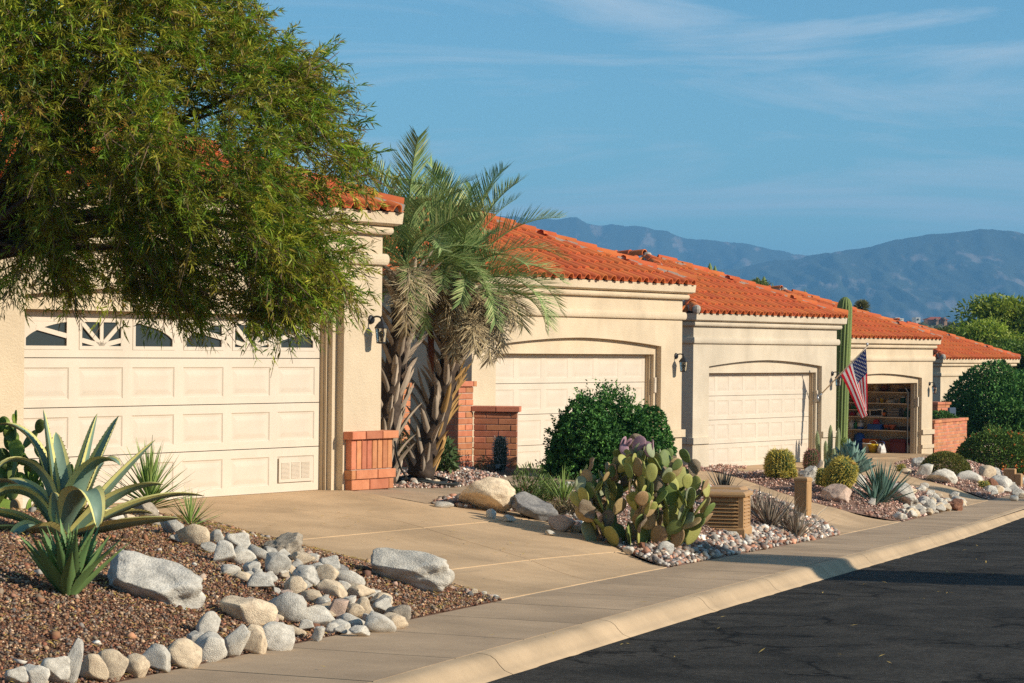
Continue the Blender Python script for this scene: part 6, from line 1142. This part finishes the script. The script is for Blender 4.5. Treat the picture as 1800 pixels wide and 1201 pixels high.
for x, y, lb, w in ((1248, 462, 'distant saguaro whose tip rises above the third roof', .17), (1257, 467, 'shorter distant saguaro beside the tip above the third roof', .15), (1331, 487, 'distant saguaro by the dark bush behind the third roof', .18), (1343, 486, 'distant double saguaro right of the bush behind the third roof', .2), (1319, 494, 'small distant saguaro left of the bush behind the third roof', .12), (1415, 509, 'tiny dark saguaro tip above the fourth roof', .1)):
    p = at(x, y, 104); t = thing('saguaro', lb, 'cactus', (p[0], p[1], -2.8), 0, 'distant saguaros above the roofs'); H = p[2] + 2.8; ribbed(t, np.stack([np.zeros(6), np.zeros(6), H*np.array([0, .3, .6, .9, .975, 1])], 1), w*np.array([.9, 1, 1, .95, .6, .1]), 10, .2, SAG)
    if x == 1343: m = MB(); m.tube([(.1, 0, H-1.6), (.36, 0, H-1.5), (.38, 0, H-.9), (.38, 0, H-.25)], [.1, .11, .11, .03], 8); obj('arm', m.mesh('arm', SAG, True), t)
    if x == 1257: m = MB(); m.tube([(.0, 0, H-1.2), (.28, 0, H-1.1), (.3, 0, H-.7), (.3, 0, H-.15)], [.08, .08, .08, .03], 8); obj('arm', m.mesh('arm', SAG, True), t)
far_tree('desert_tree', 'dark rounded bush top between the distant saguaros behind the third roof', at(1330, 506, 100), (.6, .6, .32), 1600, .12, .4, [(.13, .18, .05), (.18, .22, .06)], -2.6, 8, limbs=4)
# far hillside: scrub and houses
n = 8000; r_ = rng.uniform(330, 1000, n); t_ = np.radians(rng.uniform(0, 15, n)); z_ = hillz(r_, t_); rad = rng.uniform(.35, 1.2, n)*(.5 + r_/900)
V = OCT_V[None]*rad[:, None, None]*np.array([1.25, 1.25, .85])*(1 + rng.uniform(-.3, .3, (n, 6, 1))) + np.stack([r_*np.sin(t_), r_*np.cos(t_), z_ + rad*.35], 1)[:, None]
Fc = (OCT_F[None] + (np.arange(n)*6)[:, None, None]).reshape(-1, 3); obj('desert_scrub', fastmesh('desert_scrub', V.reshape(-1, 3), Fc, LEAFM, np.repeat(pick([(.07, .085, .035), (.10, .11, .045), (.05, .06, .025), (.13, .12, .06)], n), 8, 0)), kind='stuff')
FW, FRO, FB, FT = mat('far_white_wall', (.66, .62, .55), .9), mat('far_red_roof', (.34, .09, .05), .9), mat('far_dark_window', (.03, .03, .035), .3), mat('far_tan_wall', (.42, .26, .16), .9)
def far_house(label, x, y, w, h, wm, blocks, roof=None):
    p = at(x, y, 880); s = 880/F_PX; t = thing('distant_house', label, 'house', tuple(p))
    m = MB(); [m.box(a*s, b*s, o, o + 9, -4, c*s) for a, b, c, o in blocks]; obj('wall', m.mesh('wall', wm), t)
    for a, b, c, o in blocks: m = MB(); m.box((a*.65 + b*.35)*s, (a*.4 + b*.6)*s, o - .15, o - .02, .25*c*s, .7*c*s); obj('window', m.mesh('window', FB), t)
    if roof:
        for a, b, c0, c1, o in roof: m = MB(); q = np.array([(a*s, o-1, c0*s), (b*s, o-1, c0*s), (b*s, o+11, c0*s), (a*s, o+11, c0*s), ((a*.7+b*.3)*s, o+5, c1*s), ((a*.3+b*.7)*s, o+5, c1*s)]); m.add(q, [(0, 1, 5, 4), (1, 2, 5), (2, 3, 4, 5), (3, 0, 4), (3, 2, 1, 0)]); obj('roof', m.mesh('roof', FRO), t)
far_house('small white house far off on the desert rise', 1582, 565, 20, 9, FW, [(-8, 0, 7, 0), (0, 9, 5.5, 3), (-11, -8, 5, 2)]); far_house('second white house far off, left of the red roofed one', 1614, 565, 9, 7, FW, [(-4, 4, 7, 0)])
far_house('distant tan house with a low dark red roof on the desert rise', 1648, 567, 40, 12, FT, [(-17, 17, 5, 0), (-4, 0, 7, -2), (10, 13, 9, -2)], [(-20, 20, 5, 10, 0)])
# ------------------------------------------------------------------ trees across the street, outside the picture: their shade falls on the road and pavement
def shade_tree(px, tdist, r, n, label, L=.16):
    g = hit(*px, lambda X, Y: zs(sw(X, Y)[0]) - .1); c = g + np.array([SUN_AZ[0], SUN_AZ[1], 0])/np.linalg.norm(SUN_AZ)*tdist + np.array([0, 0, tdist*math.tan(SUN_EL)]); far_tree('street_tree', label, c, r, n, L, .3, PV, g[2], 34, sub=.24, limbs=26)
shade_tree((1530, 1006), 15.5, (2.5, 1.5, 1.5), 30000, 'feathery green tree across the street whose shade crosses the road')
shade_tree((1690, 884), 19, (2.4, 1.3, .8), 4200, 'thin open tree across the street farther down the road')
